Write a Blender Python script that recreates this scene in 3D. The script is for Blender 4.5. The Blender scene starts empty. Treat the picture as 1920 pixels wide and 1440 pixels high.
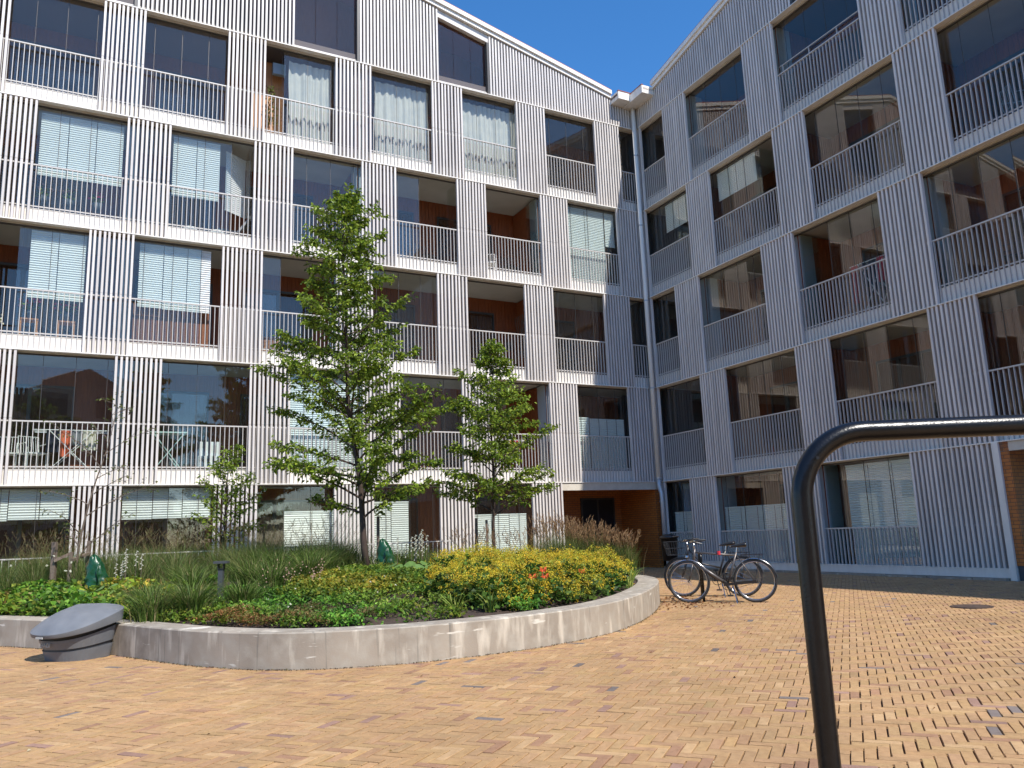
import bpy, math, random
import numpy as np
from mathutils import Matrix, Vector
random.seed(7); rng = np.random.default_rng(7)
D = bpy.data; scene = bpy.context.scene; COL = scene.collection
rad = math.radians

# ------------------------------------------------------------------ camera
EYE = 1.28; FPX = 1488.94
MR = np.array([[.99929, .00689, -.03717], [.0378, -.18225, .98253], [0., .98323, .18238]])
cam = D.cameras.new('camera'); co = D.objects.new('camera', cam); COL.objects.link(co)
co.matrix_world = Matrix(((MR[0][0], MR[1][0], -MR[2][0], 0), (MR[0][1], MR[1][1], -MR[2][1], 0),
                          (MR[0][2], MR[1][2], -MR[2][2], EYE), (0, 0, 0, 1)))
cam.sensor_width = 36; cam.lens = 36 * FPX / 1920; cam.clip_start = .05; cam.clip_end = 1000
scene.camera = co
# ------------------------------------------------------------------ light
SUN = Vector((.405, -.500, .766)).normalized()
w = D.worlds.new('World'); scene.world = w; w.use_nodes = True
wn = w.node_tree.nodes; bg = wn['Background']; sky = wn.new('ShaderNodeTexSky')
sky.sky_type = 'NISHITA'; sky.sun_disc = False
sky.sun_elevation = math.asin(SUN.z); sky.sun_rotation = math.atan2(SUN.x, SUN.y)
sky.air_density = .85; sky.dust_density = .25; sky.ozone_density = 4.0
hs = wn.new('ShaderNodeHueSaturation'); hs.inputs['Saturation'].default_value = 1.24
w.node_tree.links.new(sky.outputs[0], hs.inputs['Color']); w.node_tree.links.new(hs.outputs[0], bg.inputs[0]); bg.inputs[1].default_value = .138
sl = D.lights.new('sun', 'SUN'); so = D.objects.new('sun', sl); COL.objects.link(so)
sl.energy = 3.4; sl.angle = rad(.5); sl.color = (1, .95, .87)
so.rotation_euler = SUN.to_track_quat('Z', 'Y').to_euler()
so.location = (20, -20, 40)
vs = scene.view_settings; vs.view_transform = 'Standard'; vs.look = 'None'; vs.exposure = .86; vs.gamma = 1
vs.use_curve_mapping = False
scene.cycles.max_bounces = 8; scene.cycles.transparent_max_bounces = 16

# ------------------------------------------------------------------ materials
MATS = {}
def mat(name, col, rough=.6, metal=0, noise=None, nscale=8, bump=0, bscale=40, attr=False, trans=0, spec=.5, coords='Object', stretch=None):
    """principled + colour variation between col and noise colour + bump"""
    m = D.materials.new(name); m.use_nodes = True; MATS[name] = m
    nt = m.node_tree; N = nt.nodes; L = nt.links; p = N['Principled BSDF']
    p.inputs['Base Color'].default_value = (*col, 1); p.inputs['Roughness'].default_value = rough
    p.inputs['Metallic'].default_value = metal; p.inputs['Specular IOR Level'].default_value = spec
    tc = N.new('ShaderNodeTexCoord'); src = tc.outputs[coords]
    if stretch:
        mp = N.new('ShaderNodeMapping'); mp.inputs['Scale'].default_value = stretch
        L.new(src, mp.inputs[0]); src = mp.outputs[0]
    cur = None
    if attr:
        a = N.new('ShaderNodeAttribute'); a.attribute_name = 'col'; cur = a.outputs['Color']
    if noise is not None:
        t = N.new('ShaderNodeTexNoise'); t.inputs['Scale'].default_value = nscale; t.inputs['Detail'].default_value = 6
        L.new(src, t.inputs['Vector'])
        r = N.new('ShaderNodeMapRange'); r.inputs[1].default_value = .35; r.inputs[2].default_value = .65
        L.new(t.outputs['Fac'], r.inputs[0])
        mx = N.new('ShaderNodeMix'); mx.data_type = 'RGBA'
        L.new(r.outputs[0], mx.inputs[0])
        if cur is None:
            mx.inputs[6].default_value = (*col, 1); mx.inputs[7].default_value = (*noise, 1)
        else:
            mx.blend_type = 'MULTIPLY'; L.new(cur, mx.inputs[6]); mx.inputs[7].default_value = (*noise, 1)
        cur = mx.outputs[2]
    if cur is not None: L.new(cur, p.inputs['Base Color'])
    if bump:
        t2 = N.new('ShaderNodeTexNoise'); t2.inputs['Scale'].default_value = bscale; t2.inputs['Detail'].default_value = 5
        L.new(src, t2.inputs['Vector'])
        b = N.new('ShaderNodeBump'); b.inputs['Strength'].default_value = bump; b.inputs['Distance'].default_value = .01
        L.new(t2.outputs['Fac'], b.inputs['Height']); L.new(b.outputs[0], p.inputs['Normal'])
    if trans:
        tr = N.new('ShaderNodeBsdfTranslucent'); ms = N.new('ShaderNodeMixShader'); ms.inputs[0].default_value = trans
        if cur is not None: L.new(cur, tr.inputs[0])
        else: tr.inputs[0].default_value = (*col, 1)
        L.new(p.outputs[0], ms.inputs[1]); L.new(tr.outputs[0], ms.inputs[2])
        L.new(ms.outputs[0], N['Material Output'].inputs[0])
    return m
def glassmat(name, tint, ior=1.56, rough=0, veil=0):
    m = D.materials.new(name); m.use_nodes = True; nt = m.node_tree; N = nt.nodes; L = nt.links
    N.remove(N['Principled BSDF'])
    tr = N.new('ShaderNodeBsdfTransparent'); tr.inputs[0].default_value = (*tint, 1)
    gl = N.new('ShaderNodeBsdfGlossy'); gl.inputs['Roughness'].default_value = rough; gl.inputs[0].default_value = (1, .90, .82, 1)
    fr = N.new('ShaderNodeFresnel'); ge = N.new('ShaderNodeNewGeometry'); io = N.new('ShaderNodeMapRange')
    io.inputs[3].default_value = ior; io.inputs[4].default_value = 1 / ior   # the same air-to-glass index on both faces
    L.new(ge.outputs['Backfacing'], io.inputs[0]); L.new(io.outputs[0], fr.inputs['IOR'])
    mx = N.new('ShaderNodeMixShader'); L.new(fr.outputs[0], mx.inputs[0]); L.new(tr.outputs[0], mx.inputs[1]); L.new(gl.outputs[0], mx.inputs[2])
    out = mx.outputs[0]
    if veil:
        df = N.new('ShaderNodeBsdfDiffuse'); df.inputs[0].default_value = (.5, .5, .5, 1)
        m2 = N.new('ShaderNodeMixShader'); m2.inputs[0].default_value = veil
        L.new(out, m2.inputs[1]); L.new(df.outputs[0], m2.inputs[2]); out = m2.outputs[0]
    L.new(out, N['Material Output'].inputs[0]); return m
M_slat = mat('slat_paint', (.70, .65, .61), .42, noise=(.62, .575, .54), nscale=2.2, bump=.08, stretch=(3, 3, .7))
def slat_variation(m):
    N = m.node_tree.nodes; L = m.node_tree.links; p = N['Principled BSDF']; src = p.inputs['Base Color'].links[0].from_socket
    oi = N.new('ShaderNodeObjectInfo'); r = N.new('ShaderNodeMapRange'); r.inputs[3].default_value = .90; r.inputs[4].default_value = 1.08
    L.new(oi.outputs['Random'], r.inputs[0]); g = N.new('ShaderNodeNewGeometry'); t = N.new('ShaderNodeTexNoise'); t.inputs['Scale'].default_value = 1.3; t.inputs['Detail'].default_value = 7
    mp = N.new('ShaderNodeMapping'); mp.inputs['Scale'].default_value = (4, 4, .5); L.new(g.outputs['Position'], mp.inputs[0]); L.new(mp.outputs[0], t.inputs['Vector'])
    r2 = N.new('ShaderNodeMapRange'); r2.inputs[1].default_value = .3; r2.inputs[2].default_value = .7; r2.inputs[3].default_value = .84; r2.inputs[4].default_value = 1.06; L.new(t.outputs['Fac'], r2.inputs[0])
    mu = N.new('ShaderNodeMath'); mu.operation = 'MULTIPLY'; L.new(r.outputs[0], mu.inputs[0]); L.new(r2.outputs[0], mu.inputs[1])
    vm = N.new('ShaderNodeVectorMath'); vm.operation = 'SCALE'; L.new(src, vm.inputs[0]); L.new(mu.outputs[0], vm.inputs['Scale']); L.new(vm.outputs[0], p.inputs['Base Color'])
slat_variation(M_slat)
M_fascia = mat('fascia_paint', (.80, .76, .70), .5, noise=(.72, .68, .62), nscale=2.5, stretch=(3, 3, .6))
M_rail = mat('rail_paint', (.54, .51, .48), .4)
M_back = mat('facade_backing', (.13, .125, .13), .7)
M_wood = mat('stained_cladding', (.26, .072, .020), .55, noise=(.19, .050, .014), nscale=6, stretch=(8, 8, .5), bump=.15)
M_woodn = mat('clear_wood', (.52, .25, .11), .5, noise=(.42, .18, .07), nscale=6, stretch=(8, 8, .5))
M_tile = D.materials.new('orange_tile'); M_tile.use_nodes = True
def tile_setup(m):
    nt = m.node_tree; N = nt.nodes; L = nt.links; p = N['Principled BSDF']
    tc = N.new('ShaderNodeTexCoord'); mp = N.new('ShaderNodeMapping'); mp.inputs['Rotation'].default_value = (rad(90), 0, 0)
    b = N.new('ShaderNodeTexBrick'); b.inputs['Scale'].default_value = 1; b.inputs['Brick Width'].default_value = .2
    b.inputs['Row Height'].default_value = .07; b.inputs['Mortar Size'].default_value = .006
    b.inputs['Color1'].default_value = (.50, .17, .035, 1); b.inputs['Color2'].default_value = (.40, .12, .025, 1); b.inputs['Mortar'].default_value = (.12, .05, .03, 1)
    sx = N.new('ShaderNodeSeparateXYZ'); cx = N.new('ShaderNodeCombineXYZ'); ad = N.new('ShaderNodeMath')
    L.new(tc.outputs['Object'], sx.inputs[0]); L.new(sx.outputs[0], ad.inputs[0]); L.new(sx.outputs[1], ad.inputs[1])
    L.new(ad.outputs[0], cx.inputs[0]); L.new(sx.outputs[2], cx.inputs[1]); L.new(cx.outputs[0], b.inputs['Vector'])
    L.new(b.outputs['Color'], p.inputs['Base Color']); p.inputs['Roughness'].default_value = .45
    bp = N.new('ShaderNodeBump'); bp.inputs['Strength'].default_value = .5; bp.inputs['Distance'].default_value = .006; bp.invert = True
    L.new(b.outputs['Fac'], bp.inputs['Height']); L.new(bp.outputs[0], p.inputs['Normal'])
tile_setup(M_tile)
M_ceil = mat('ceiling_paint', (.46, .45, .42), .8, noise=(.41, .40, .37), nscale=2)
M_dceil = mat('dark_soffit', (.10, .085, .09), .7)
M_wing = mat('wing_panel_paint', (.40, .43, .45), .5)
M_soff = mat('soffit_metal', (.60, .55, .47), .6, noise=(.52, .47, .39), nscale=5)
M_frame = mat('window_frame', (.055, .052, .05), .4)
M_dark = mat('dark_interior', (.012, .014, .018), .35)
M_track = mat('track_metal', (.10, .09, .08), .4, metal=.5)
M_glass = glassmat('balcony_glass', (.93, .96, .95), veil=.004)
M_wglass = glassmat('window_glass', (.75, .80, .80))
M_blind = mat('pleated_blind', (.84, .88, .88), .7, trans=.25)
M_blindw = mat('white_blind', (.88, .88, .85), .7, trans=.25)
M_curt = mat('white_curtain', (.84, .79, .73), .9, trans=.3, noise=(.72, .70, .67), nscale=3)
M_curtb = mat('blue_curtain', (.30, .38, .48), .9, trans=.2)
M_vein = mat('curtain_vine_print', (.30, .24, .20), .9)
M_roof = mat('red_roof_sheet', (.30, .075, .045), .5)
M_conc = D.materials.new('cast_concrete'); M_conc.use_nodes = True
def conc_setup(m):
    nt = m.node_tree; N = nt.nodes; L = nt.links; p = N['Principled BSDF']; p.inputs['Roughness'].default_value = .85
    tc = N.new('ShaderNodeTexCoord')
    def nz(scale, st, lo, hi, detail=6):
        mp = N.new('ShaderNodeMapping'); mp.inputs['Scale'].default_value = st; L.new(tc.outputs['Object'], mp.inputs[0])
        t = N.new('ShaderNodeTexNoise'); t.inputs['Scale'].default_value = scale; t.inputs['Detail'].default_value = detail; L.new(mp.outputs[0], t.inputs[0])
        r = N.new('ShaderNodeMapRange'); r.inputs[1].default_value = lo; r.inputs[2].default_value = hi; L.new(t.outputs['Fac'], r.inputs[0]); return r.outputs[0]
    def mix(f, a, b):
        mx = N.new('ShaderNodeMix'); mx.data_type = 'RGBA'; L.new(f, mx.inputs[0])
        if isinstance(a, tuple): mx.inputs[6].default_value = (*a, 1)
        else: L.new(a, mx.inputs[6])
        mx.inputs[7].default_value = (*b, 1); return mx.outputs[2]
    c = mix(nz(1.5, (1, 1, 1), .3, .7), (.37, .315, .25), (.235, .20, .16))
    c = mix(nz(6, (1, 1, 1), .42, .7, 10), c, (.38, .34, .28))
    s1 = nz(3.2, (2.2, 2.2, .45), .55, .70, 9); c = mix(s1, c, (.56, .50, .41))
    s2 = nz(7, (2.6, 2.6, .10), .62, .72, 9); c = mix(s2, c, (.16, .145, .12))
    s3 = nz(2.5, (1, 1, 5), .66, .71, 10); c = mix(s3, c, (.62, .58, .50))
    L.new(c, p.inputs['Base Color'])
    t = N.new('ShaderNodeTexNoise'); t.inputs['Scale'].default_value = 60; L.new(tc.outputs['Object'], t.inputs[0])
    b = N.new('ShaderNodeBump'); b.inputs['Strength'].default_value = .25; b.inputs['Distance'].default_value = .006
    L.new(t.outputs['Fac'], b.inputs['Height']); L.new(b.outputs[0], p.inputs['Normal'])
conc_setup(M_conc)
M_brick = mat('paver_clay', (1, 1, 1), .8, attr=True, noise=(.86, .84, .82), nscale=22, bump=.5, bscale=130)
M_bed = mat('joint_sand', (.085, .05, .03), .95, noise=(.05, .03, .02), nscale=30)
def brick_stains(m):
    N = m.node_tree.nodes; L = m.node_tree.links; p = N['Principled BSDF']; src = p.inputs['Base Color'].links[0].from_socket; g = N.new('ShaderNodeNewGeometry')
    def f(scale, lo, hi, a, b, d=8):
        t = N.new('ShaderNodeTexNoise'); t.inputs['Scale'].default_value = scale; t.inputs['Detail'].default_value = d; L.new(g.outputs['Position'], t.inputs['Vector'])
        r = N.new('ShaderNodeMapRange'); r.inputs[1].default_value = lo; r.inputs[2].default_value = hi; r.inputs[3].default_value = a; r.inputs[4].default_value = b; L.new(t.outputs['Fac'], r.inputs[0]); return r.outputs[0]
    o = None
    for q in (f(.55, .35, .65, .88, 1.06), f(3.5, .35, .7, .93, 1.04), f(26, .60, .74, 1, .72)):
        if o is None: o = q
        else: mu = N.new('ShaderNodeMath'); mu.operation = 'MULTIPLY'; L.new(o, mu.inputs[0]); L.new(q, mu.inputs[1]); o = mu.outputs[0]
    vm = N.new('ShaderNodeVectorMath'); vm.operation = 'SCALE'; L.new(src, vm.inputs[0]); L.new(o, vm.inputs['Scale']); L.new(vm.outputs[0], p.inputs['Base Color'])
brick_stains(M_brick)
M_soil = mat('garden_soil', (.040, .026, .019), .95, noise=(.075, .05, .036), nscale=9, bump=1, bscale=45)
M_leaf = mat('tree_leaf', (1, 1, 1), .45, attr=True, trans=.38, spec=.35)
M_herb = mat('herb_leaf', (1, 1, 1), .55, attr=True, trans=.35, spec=.3)
M_grass = mat('grass_blade', (1, 1, 1), .55, attr=True, trans=.35, spec=.3)
M_bark = mat('bark', (.070, .045, .034), .85, noise=(.04, .027, .021), nscale=25, stretch=(1, 1, .25), bump=.6)
M_bark2 = mat('pale_bark', (.17, .13, .10), .8, noise=(.11, .08, .06), nscale=25)
M_stake = mat('weathered_wood', (.20, .155, .12), .85, noise=(.14, .10, .075), nscale=12, stretch=(3, 3, .4), bump=.4)
M_pvc = mat('green_pvc', (.004, .040, .013), .32, noise=(.010, .068, .026), nscale=9, bump=1, bscale=12)
M_bin = mat('grey_plastic', (.165, .176, .192), .5, noise=(.135, .146, .162), nscale=5, bump=.12, bscale=30)
M_bind = mat('grey_plastic_dark', (.06, .065, .072), .55)
M_letter = mat('raised_letter', (.42, .42, .40), .5)
M_tube = mat('black_powdercoat', (.004, .0042, .005), .28, noise=(.006, .006, .007), nscale=40, bump=.10, bscale=160, spec=.4)
M_black = mat('black_rubber', (.02, .02, .021), .6)
M_blackp = mat('black_paint', (.015, .015, .017), .3)
M_chrome = mat('chrome', (.55, .55, .56), .22, metal=1)
M_bikeg = mat('grey_bike_paint', (.11, .10, .097), .35, metal=.4)
M_red = mat('red_plastic', (.55, .03, .05), .4)
M_pipe = mat('pipe_steel', (.52, .53, .54), .38, metal=.35, noise=(.45, .46, .47), nscale=4)
M_lamp = mat('lamp_grey', (.06, .065, .07), .45)
M_terra = mat('flower_pot_grey', (.09, .10, .11), .6)
M_pink = mat('pink_petal', (.75, .08, .22), .6, trans=.3)
M_blush = mat('blush_petal', (.55, .36, .28), .6, trans=.3)
M_whitep = mat('white_petal', (.62, .62, .50), .6, trans=.3)
M_lily = mat('coral_petal', (.80, .13, .05), .5, trans=.3)
M_wicker = mat('brown_wicker', (.26, .10, .045), .7, noise=(.15, .055, .025), nscale=60)
M_white = mat('white_plastic', (.78, .78, .76), .4)
M_mint = mat('mint_metal', (.45, .62, .60), .4)
M_cloth = [mat('cloth_' + n, c, .9) for n, c in (('cream', (.62, .58, .48)), ('coral', (.70, .18, .09)), ('navy', (.02, .025, .05)), ('grey', (.25, .26, .28)), ('crimson', (.55, .03, .06)), ('rose', (.60, .16, .22)), ('yellow', (.6, .45, .12)))]
M_iron = mat('cast_iron', (.055, .035, .028), .7, noise=(.09, .06, .045), nscale=20)
M_far = mat('far_facade', (.42, .36, .32), .7, noise=(.36, .30, .26), nscale=2)

# ------------------------------------------------------------------ mesh helpers
class MB:
    def __init__(s): s.v = []; s.f = []; s.m = []; s.mi = 0
    def quad(s, a, b, c, d):
        n = len(s.v); s.v += [a, b, c, d]; s.f.append((n, n + 1, n + 2, n + 3)); s.m.append(s.mi); return s
    def box(s, x0, x1, y0, y1, z0, z1):
        n = len(s.v)
        s.v += [(x, y, z) for z in (z0, z1) for x, y in ((x0, y0), (x1, y0), (x1, y1), (x0, y1))]
        for f in ((0, 3, 2, 1), (4, 5, 6, 7), (0, 1, 5, 4), (1, 2, 6, 5), (2, 3, 7, 6), (3, 0, 4, 7)):
            s.f.append(tuple(n + i for i in f)); s.m.append(s.mi)
        return s
    def beam(s, a, b, wx, wy, up=(0, 0, 1)):
        a = Vector(a); b = Vector(b); d = (b - a).normalized(); u = Vector(up)
        if abs(d.dot(u)) > .98: u = Vector((0, 1, 0))
        r = d.cross(u).normalized() * wx / 2; u = r.cross(d).normalized() * wy / 2; n = len(s.v)
        for p in (a, b):
            for q in (-r - u, r - u, r + u, -r + u): s.v.append(tuple(p + q))
        for f in ((3, 2, 1, 0), (4, 5, 6, 7), (0, 1, 5, 4), (1, 2, 6, 5), (2, 3, 7, 6), (3, 0, 4, 7)):
            s.f.append(tuple(n + i for i in f)); s.m.append(s.mi)
        return s
    def tube(s, pts, r, n=8, cap=True):
        pts = [Vector(p) for p in pts]; rs = r if isinstance(r, (list, tuple)) else [r] * len(pts)
        t = (pts[1] - pts[0]).normalized(); u = t.orthogonal().normalized(); base = len(s.v)
        for i, p in enumerate(pts):
            if i == 0: t = (pts[1] - pts[0]).normalized()
            elif i == len(pts) - 1: t = (pts[-1] - pts[-2]).normalized()
            else: t = ((pts[i + 1] - p).normalized() + (p - pts[i - 1]).normalized()).normalized()
            u = (u - t * u.dot(t)).normalized(); v = t.cross(u)
            for k in range(n):
                a = 2 * math.pi * k / n; s.v.append(tuple(p + (u * math.cos(a) + v * math.sin(a)) * rs[i]))
        for i in range(len(pts) - 1):
            for k in range(n):
                a = base + i * n + k; b = base + i * n + (k + 1) % n
                s.f.append((a, b, b + n, a + n)); s.m.append(s.mi)
        if cap:
            s.f.append(tuple(base + k for k in reversed(range(n)))); s.m.append(s.mi)
            e = base + (len(pts) - 1) * n; s.f.append(tuple(e + k for k in range(n))); s.m.append(s.mi)
        return s
    def torus(s, c, R, r, axis='y', n=36, m=8, a0=0, a1=2 * math.pi):
        closed = abs(a1 - a0 - 2 * math.pi) < 1e-6; base = len(s.v); cnt = n if closed else n + 1
        for i in range(cnt):
            a = a0 + (a1 - a0) * i / n
            for k in range(m):
                b = 2 * math.pi * k / m; q = R + r * math.cos(b); h = r * math.sin(b)
                p = (q * math.cos(a), h, q * math.sin(a)) if axis == 'y' else (q * math.cos(a), q * math.sin(a), h)
                s.v.append((c[0] + p[0], c[1] + p[1], c[2] + p[2]))
        for i in range(n):
            for k in range(m):
                a = base + i * m + k; b = base + i * m + (k + 1) % m; j = ((i + 1) % cnt) * m - i * m
                s.f.append((a, b, b + j, a + j)); s.m.append(s.mi)
        return s
    def lathe(s, c, prof, n=20):
        base = len(s.v)
        for (r, z) in prof:
            for k in range(n):
                a = 2 * math.pi * k / n; s.v.append((c[0] + r * math.cos(a), c[1] + r * math.sin(a), c[2] + z))
        for i in range(len(prof) - 1):
            for k in range(n):
                a = base + i * n + k; b = base + i * n + (k + 1) % n
                s.f.append((a, b, b + n, a + n)); s.m.append(s.mi)
        return s
    def build(s, name, mats, parent=None, loc=None, kind=None, smooth=False, rot=None):
        me = D.meshes.new(name); me.from_pydata(s.v, [], s.f)
        for m in (mats if isinstance(mats, (list, tuple)) else [mats]): me.materials.append(m)
        if any(s.m): me.polygons.foreach_set('material_index', s.m)
        if smooth: me.polygons.foreach_set('use_smooth', [True] * len(s.f))
        me.update(); return link(name, me, parent, loc, kind, rot)
def link(name, me, parent=None, loc=None, kind=None, rot=None):
    o = D.objects.new(name, me); COL.objects.link(o)
    if parent: o.parent = parent
    if loc is not None: o.location = loc
    if rot is not None: o.rotation_euler = rot
    if kind: o['kind'] = kind
    return o
def tag(o, label, cat, group=None):
    o['label'] = label; o['category'] = cat
    if group: o['group'] = group
    return o
def empty(name, loc=(0, 0, 0), rz=0, label=None, cat=None, group=None, parent=None):
    o = D.objects.new(name, None); COL.objects.link(o); o.location = loc; o.rotation_euler = (0, 0, rz); o.empty_display_size = .2
    if parent: o.parent = parent
    if label: tag(o, label, cat, group)
    return o
def np_mesh(name, verts, faces, m, cols=None, parent=None, kind=None, smooth=False):
    """verts (N,3), faces (F,k), per-face colours (F,3)"""
    me = D.meshes.new(name); nv = len(verts); nf, k = faces.shape
    me.vertices.add(nv); me.vertices.foreach_set('co', np.ascontiguousarray(verts, dtype=np.float32).ravel())
    me.loops.add(nf * k); me.loops.foreach_set('vertex_index', np.ascontiguousarray(faces, dtype=np.int32).ravel())
    me.polygons.add(nf); me.polygons.foreach_set('loop_start', np.arange(0, nf * k, k, dtype=np.int32))
    me.materials.append(m); me.update(calc_edges=True); me.validate()
    if cols is not None:
        a = me.attributes.new('col', 'FLOAT_COLOR', 'FACE'); c = np.ones((nf, 4), dtype=np.float32); c[:, :3] = cols
        a.data.foreach_set('color', c.ravel())
    me.polygons.foreach_set('use_smooth', [bool(smooth)] * nf)
    return link(name, me, parent, None, kind)
def unit(a): return a / (np.linalg.norm(a, axis=-1, keepdims=True) + 1e-9)
def at(x, y, Y):
    """point at world depth Y under photograph pixel (x, y) (1920 wide)"""
    r = MR.T @ np.array([(x - 960) / FPX, (720 - y) / FPX, 1.]); p = r * (Y / r[1]); return (p[0], p[1], p[2] + EYE)

# ------------------------------------------------------------------ facade frames
CORNER = np.array([4.548, 25.263]); DL = np.array([-.8821, -.47107]); DR = np.array([.44567, -.8952])
NL = np.array([.47107, -.8821]); NR = np.array([-.8952, -.44567])
LV = [-.35, 2.645, 5.645, 8.645, 11.66, 14.66]
class Side: pass
A = Side(); B = Side()
A.root = empty('apartment_building', (CORNER[0], CORNER[1], 0), math.atan2(DL[1], DL[0]),
    'sunlit left wing of the apartment block clad in white vertical slats', 'building')
B.root = empty('apartment_building', (CORNER[0], CORNER[1], 0), math.atan2(-DR[1], -DR[0]),
    'shaded right wing of the apartment block clad in grey-white slats', 'building')
A.g = 1; B.g = -1
A.smax = 19.6; B.smax = 15.2
A.open = {0: [(4.61, 6.48), (7.49, 9.35), (10.4, 12.3), (13.3, 15.28), (16.25, 18.15)],
          1: [(1.0, 2.9), (3.88, 5.7), (6.75, 8.6), (9.65, 11.54), (12.54, 14.55), (15.55, 17.5), (18.45, 20)],
          2: [(0.05, .71), (1.71, 3.6), (4.6, 6.5), (7.44, 9.35), (10.38, 12.28), (13.27, 15.28), (16.25, 18.15)],
          3: [(1.0, 2.91), (3.9, 5.8), (6.76, 8.65), (9.66, 11.55), (12.55, 14.57), (15.56, 17.47), (18.45, 20)],
          4: [(.08, .7), (1.69, 3.6), (4.64, 6.5), (7.5, 9.37), (10.4, 12.31), (13.28, 15.27), (16.22, 18.16)],
          5: [(5.52, 7.26), (9.7, 11.56), (15.49, 17.4)]}
B.open = {0: [(.22, 1.46), (2.58, 5.22), (6.36, 8.94)],
          1: [(.22, 2.3), (3.38, 6.04), (7.12, 9.8), (10.9, 13.55)],
          2: [(.2, 1.45), (2.57, 5.22), (6.36, 8.98), (10.09, 12.75)],
          3: [(.2, 2.37), (3.42, 6.03), (7.13, 9.8), (10.87, 13.5)],
          4: [(.25, 1.5), (2.62, 5.22), (6.39, 9.1), (10.12, 12.8)],
          5: [(7.12, 9.75), (10.9, 13.5)]}
def roofA(s): return 15.62 + .245 * min(max(s, 0), 12.5) - .245 * max(0, s - 12.5)
def roofB(s):
    s = max(s, 0)
    return 15.58 + .19 * min(s, 12.5) - .19 * max(0, min(s, 20.5) - 12.5) + .19 * max(0, s - 20.5)
A.roof = roofA; B.roof = roofB
def X(S, s): return S.g * s
def bx(mb, S, s0, s1, o0, o1, z0, z1):
    a, b = sorted((X(S, s0), X(S, s1))); return mb.box(a, b, o0, o1, z0, z1)
def wpt(S, s, off, z):
    d, n = (DL, NL) if S is A else (DR, NR); p = CORNER + d * s + n * off; return (p[0], p[1], z)
PITCH = .1055; SW = .054; SD = .085
slat_me = None
def slat_mesh():
    mb = MB(); c = .006; h = SW / 2; n = 6
    pr = [(-h, -SD), (h, -SD), (h, -c), (h - c, 0), (-h + c, 0), (-h, -c)]
    for z, k in ((0, 1), (.487, 1), (.4871, .86), (.4905, .86), (.4906, 1), (1, 1)): mb.v += [(x * k, (y + SD / 2) * k - SD / 2, z) for x, y in pr]
    for r in range(5):
        for i in range(n): a = r * n + i; b = r * n + (i + 1) % n; mb.f.append((a, b, b + n, a + n)); mb.m.append(0)
    mb.f.append(tuple(reversed(range(n)))); mb.f.append(tuple(range(5 * n, 6 * n))); mb.m += [0, 0]
    me = D.meshes.new('slat'); me.from_pydata(mb.v, [], mb.f); me.materials.append(M_slat); return me
slat_me = slat_mesh()
def slats(S, jobs):
    """jobs (s, z0, z1); the 290 nearest the camera become single slats, the rest one joined part"""
    jobs = [j for j in jobs if j[2] - j[1] > .05]
    def dist(j):
        p = wpt(S, j[0], 0, (j[1] + j[2]) / 2); return -(j[2] - j[1]) / (p[0] ** 2 + p[1] ** 2 + (p[2] - EYE) ** 2) ** .5
    jobs.sort(key=dist); mb = MB()
    for i, (s, z0, z1) in enumerate(jobs):
        if i < 296:
            o = link('slat', slat_me, S.root, (X(S, s) + random.gauss(0, .0025), random.uniform(-.004, .002), z0)); o.scale = (1, 1, z1 - z0)
            o.rotation_euler = (random.gauss(0, .0006), random.gauss(0, .0007), random.gauss(0, .025))
        else: mb.box(X(S, s) - SW / 2, X(S, s) + SW / 2, -SD, 0, z0, z1)
    if mb.v: mb.build('slat_rows', M_slat, S.root, kind='stuff')
def panel(s0, s1):
    n = max(2, round((s1 - s0 - SW) / .1047) + 1); return [s0 + SW / 2 + (s1 - s0 - SW) * i / (n - 1) for i in range(n)]
def pleat(S, s0, s1, off, z0, z1, m, name='blind', parent=None, yaw=0):
    mb = MB(); n = max(4, int((z1 - z0) / .028)); L = abs(s1 - s0)
    for i in range(n + 1):
        z = z0 + (z1 - z0) * i / n; y = .010 if i % 2 else -.010
        mb.v += [(0, y, z), (S.g * L, y, z)]
    for i in range(n): mb.f.append((2 * i, 2 * i + 1, 2 * i + 3, 2 * i + 2)); mb.m.append(0)
    mb.box(min(0, S.g * L), max(0, S.g * L), -.014, .014, z0 - .02, z0)
    mb.box(min(0, S.g * L), max(0, S.g * L), -.016, .016, z1, z1 + .03)
    return mb.build(name, m, S.root, (X(S, s0), off, 0), rot=(0, 0, yaw))
def win_unit(S, s0, s1, off, z0, z1, divs, curtain=None):
    mb = MB(); t = .06; d = .05
    bx(mb, S, s0, s1, off, off + d, z0, z0 + t); bx(mb, S, s0, s1, off, off + d, z1 - t, z1)
    W = (s1 - s0) / divs
    for i in range(divs + 1):
        c = s0 + W * i; a = max(s0, c - t * .7); b = min(s1, c + t * .7)
        bx(mb, S, a, b, off + .002, off + d + .003, z0 + t, z1 - t)
    fr = mb.build('window', M_frame, S.root)
    for i in range(divs):
        g = MB(); bx(g, S, s0 + W * i + .05, s0 + W * (i + 1) - .05, off + .018, off + .024, z0 + t, z1 - t); g.build('pane', M_wglass, fr)
    if curtain:
        c = MB(); n = 60; L = s1 - s0 - .1; h0 = z0 + t + (0.0 if curtain is not M_blindw else .9)
        for i in range(n + 1):
            x = X(S, s0 + .05 + L * i / n); y = off - .06 + .022 * math.sin(i * 1.35)
            c.v += [(x, y, h0), (x, y, z1 - t)]
        for i in range(n): c.f.append((2 * i, 2 * i + 2, 2 * i + 3, 2 * i + 1)); c.m.append(0)
        c.build('inner_curtain', curtain, fr)
    k = MB(); bx(k, S, s0 + .02, s1 - .02, off - .13, off - .12, z0 + .02, z1 - .02); k.build('room_shade', M_dark, fr)  # near-black sheet paints the darkness of the unlit room behind the panes
    return fr
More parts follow.
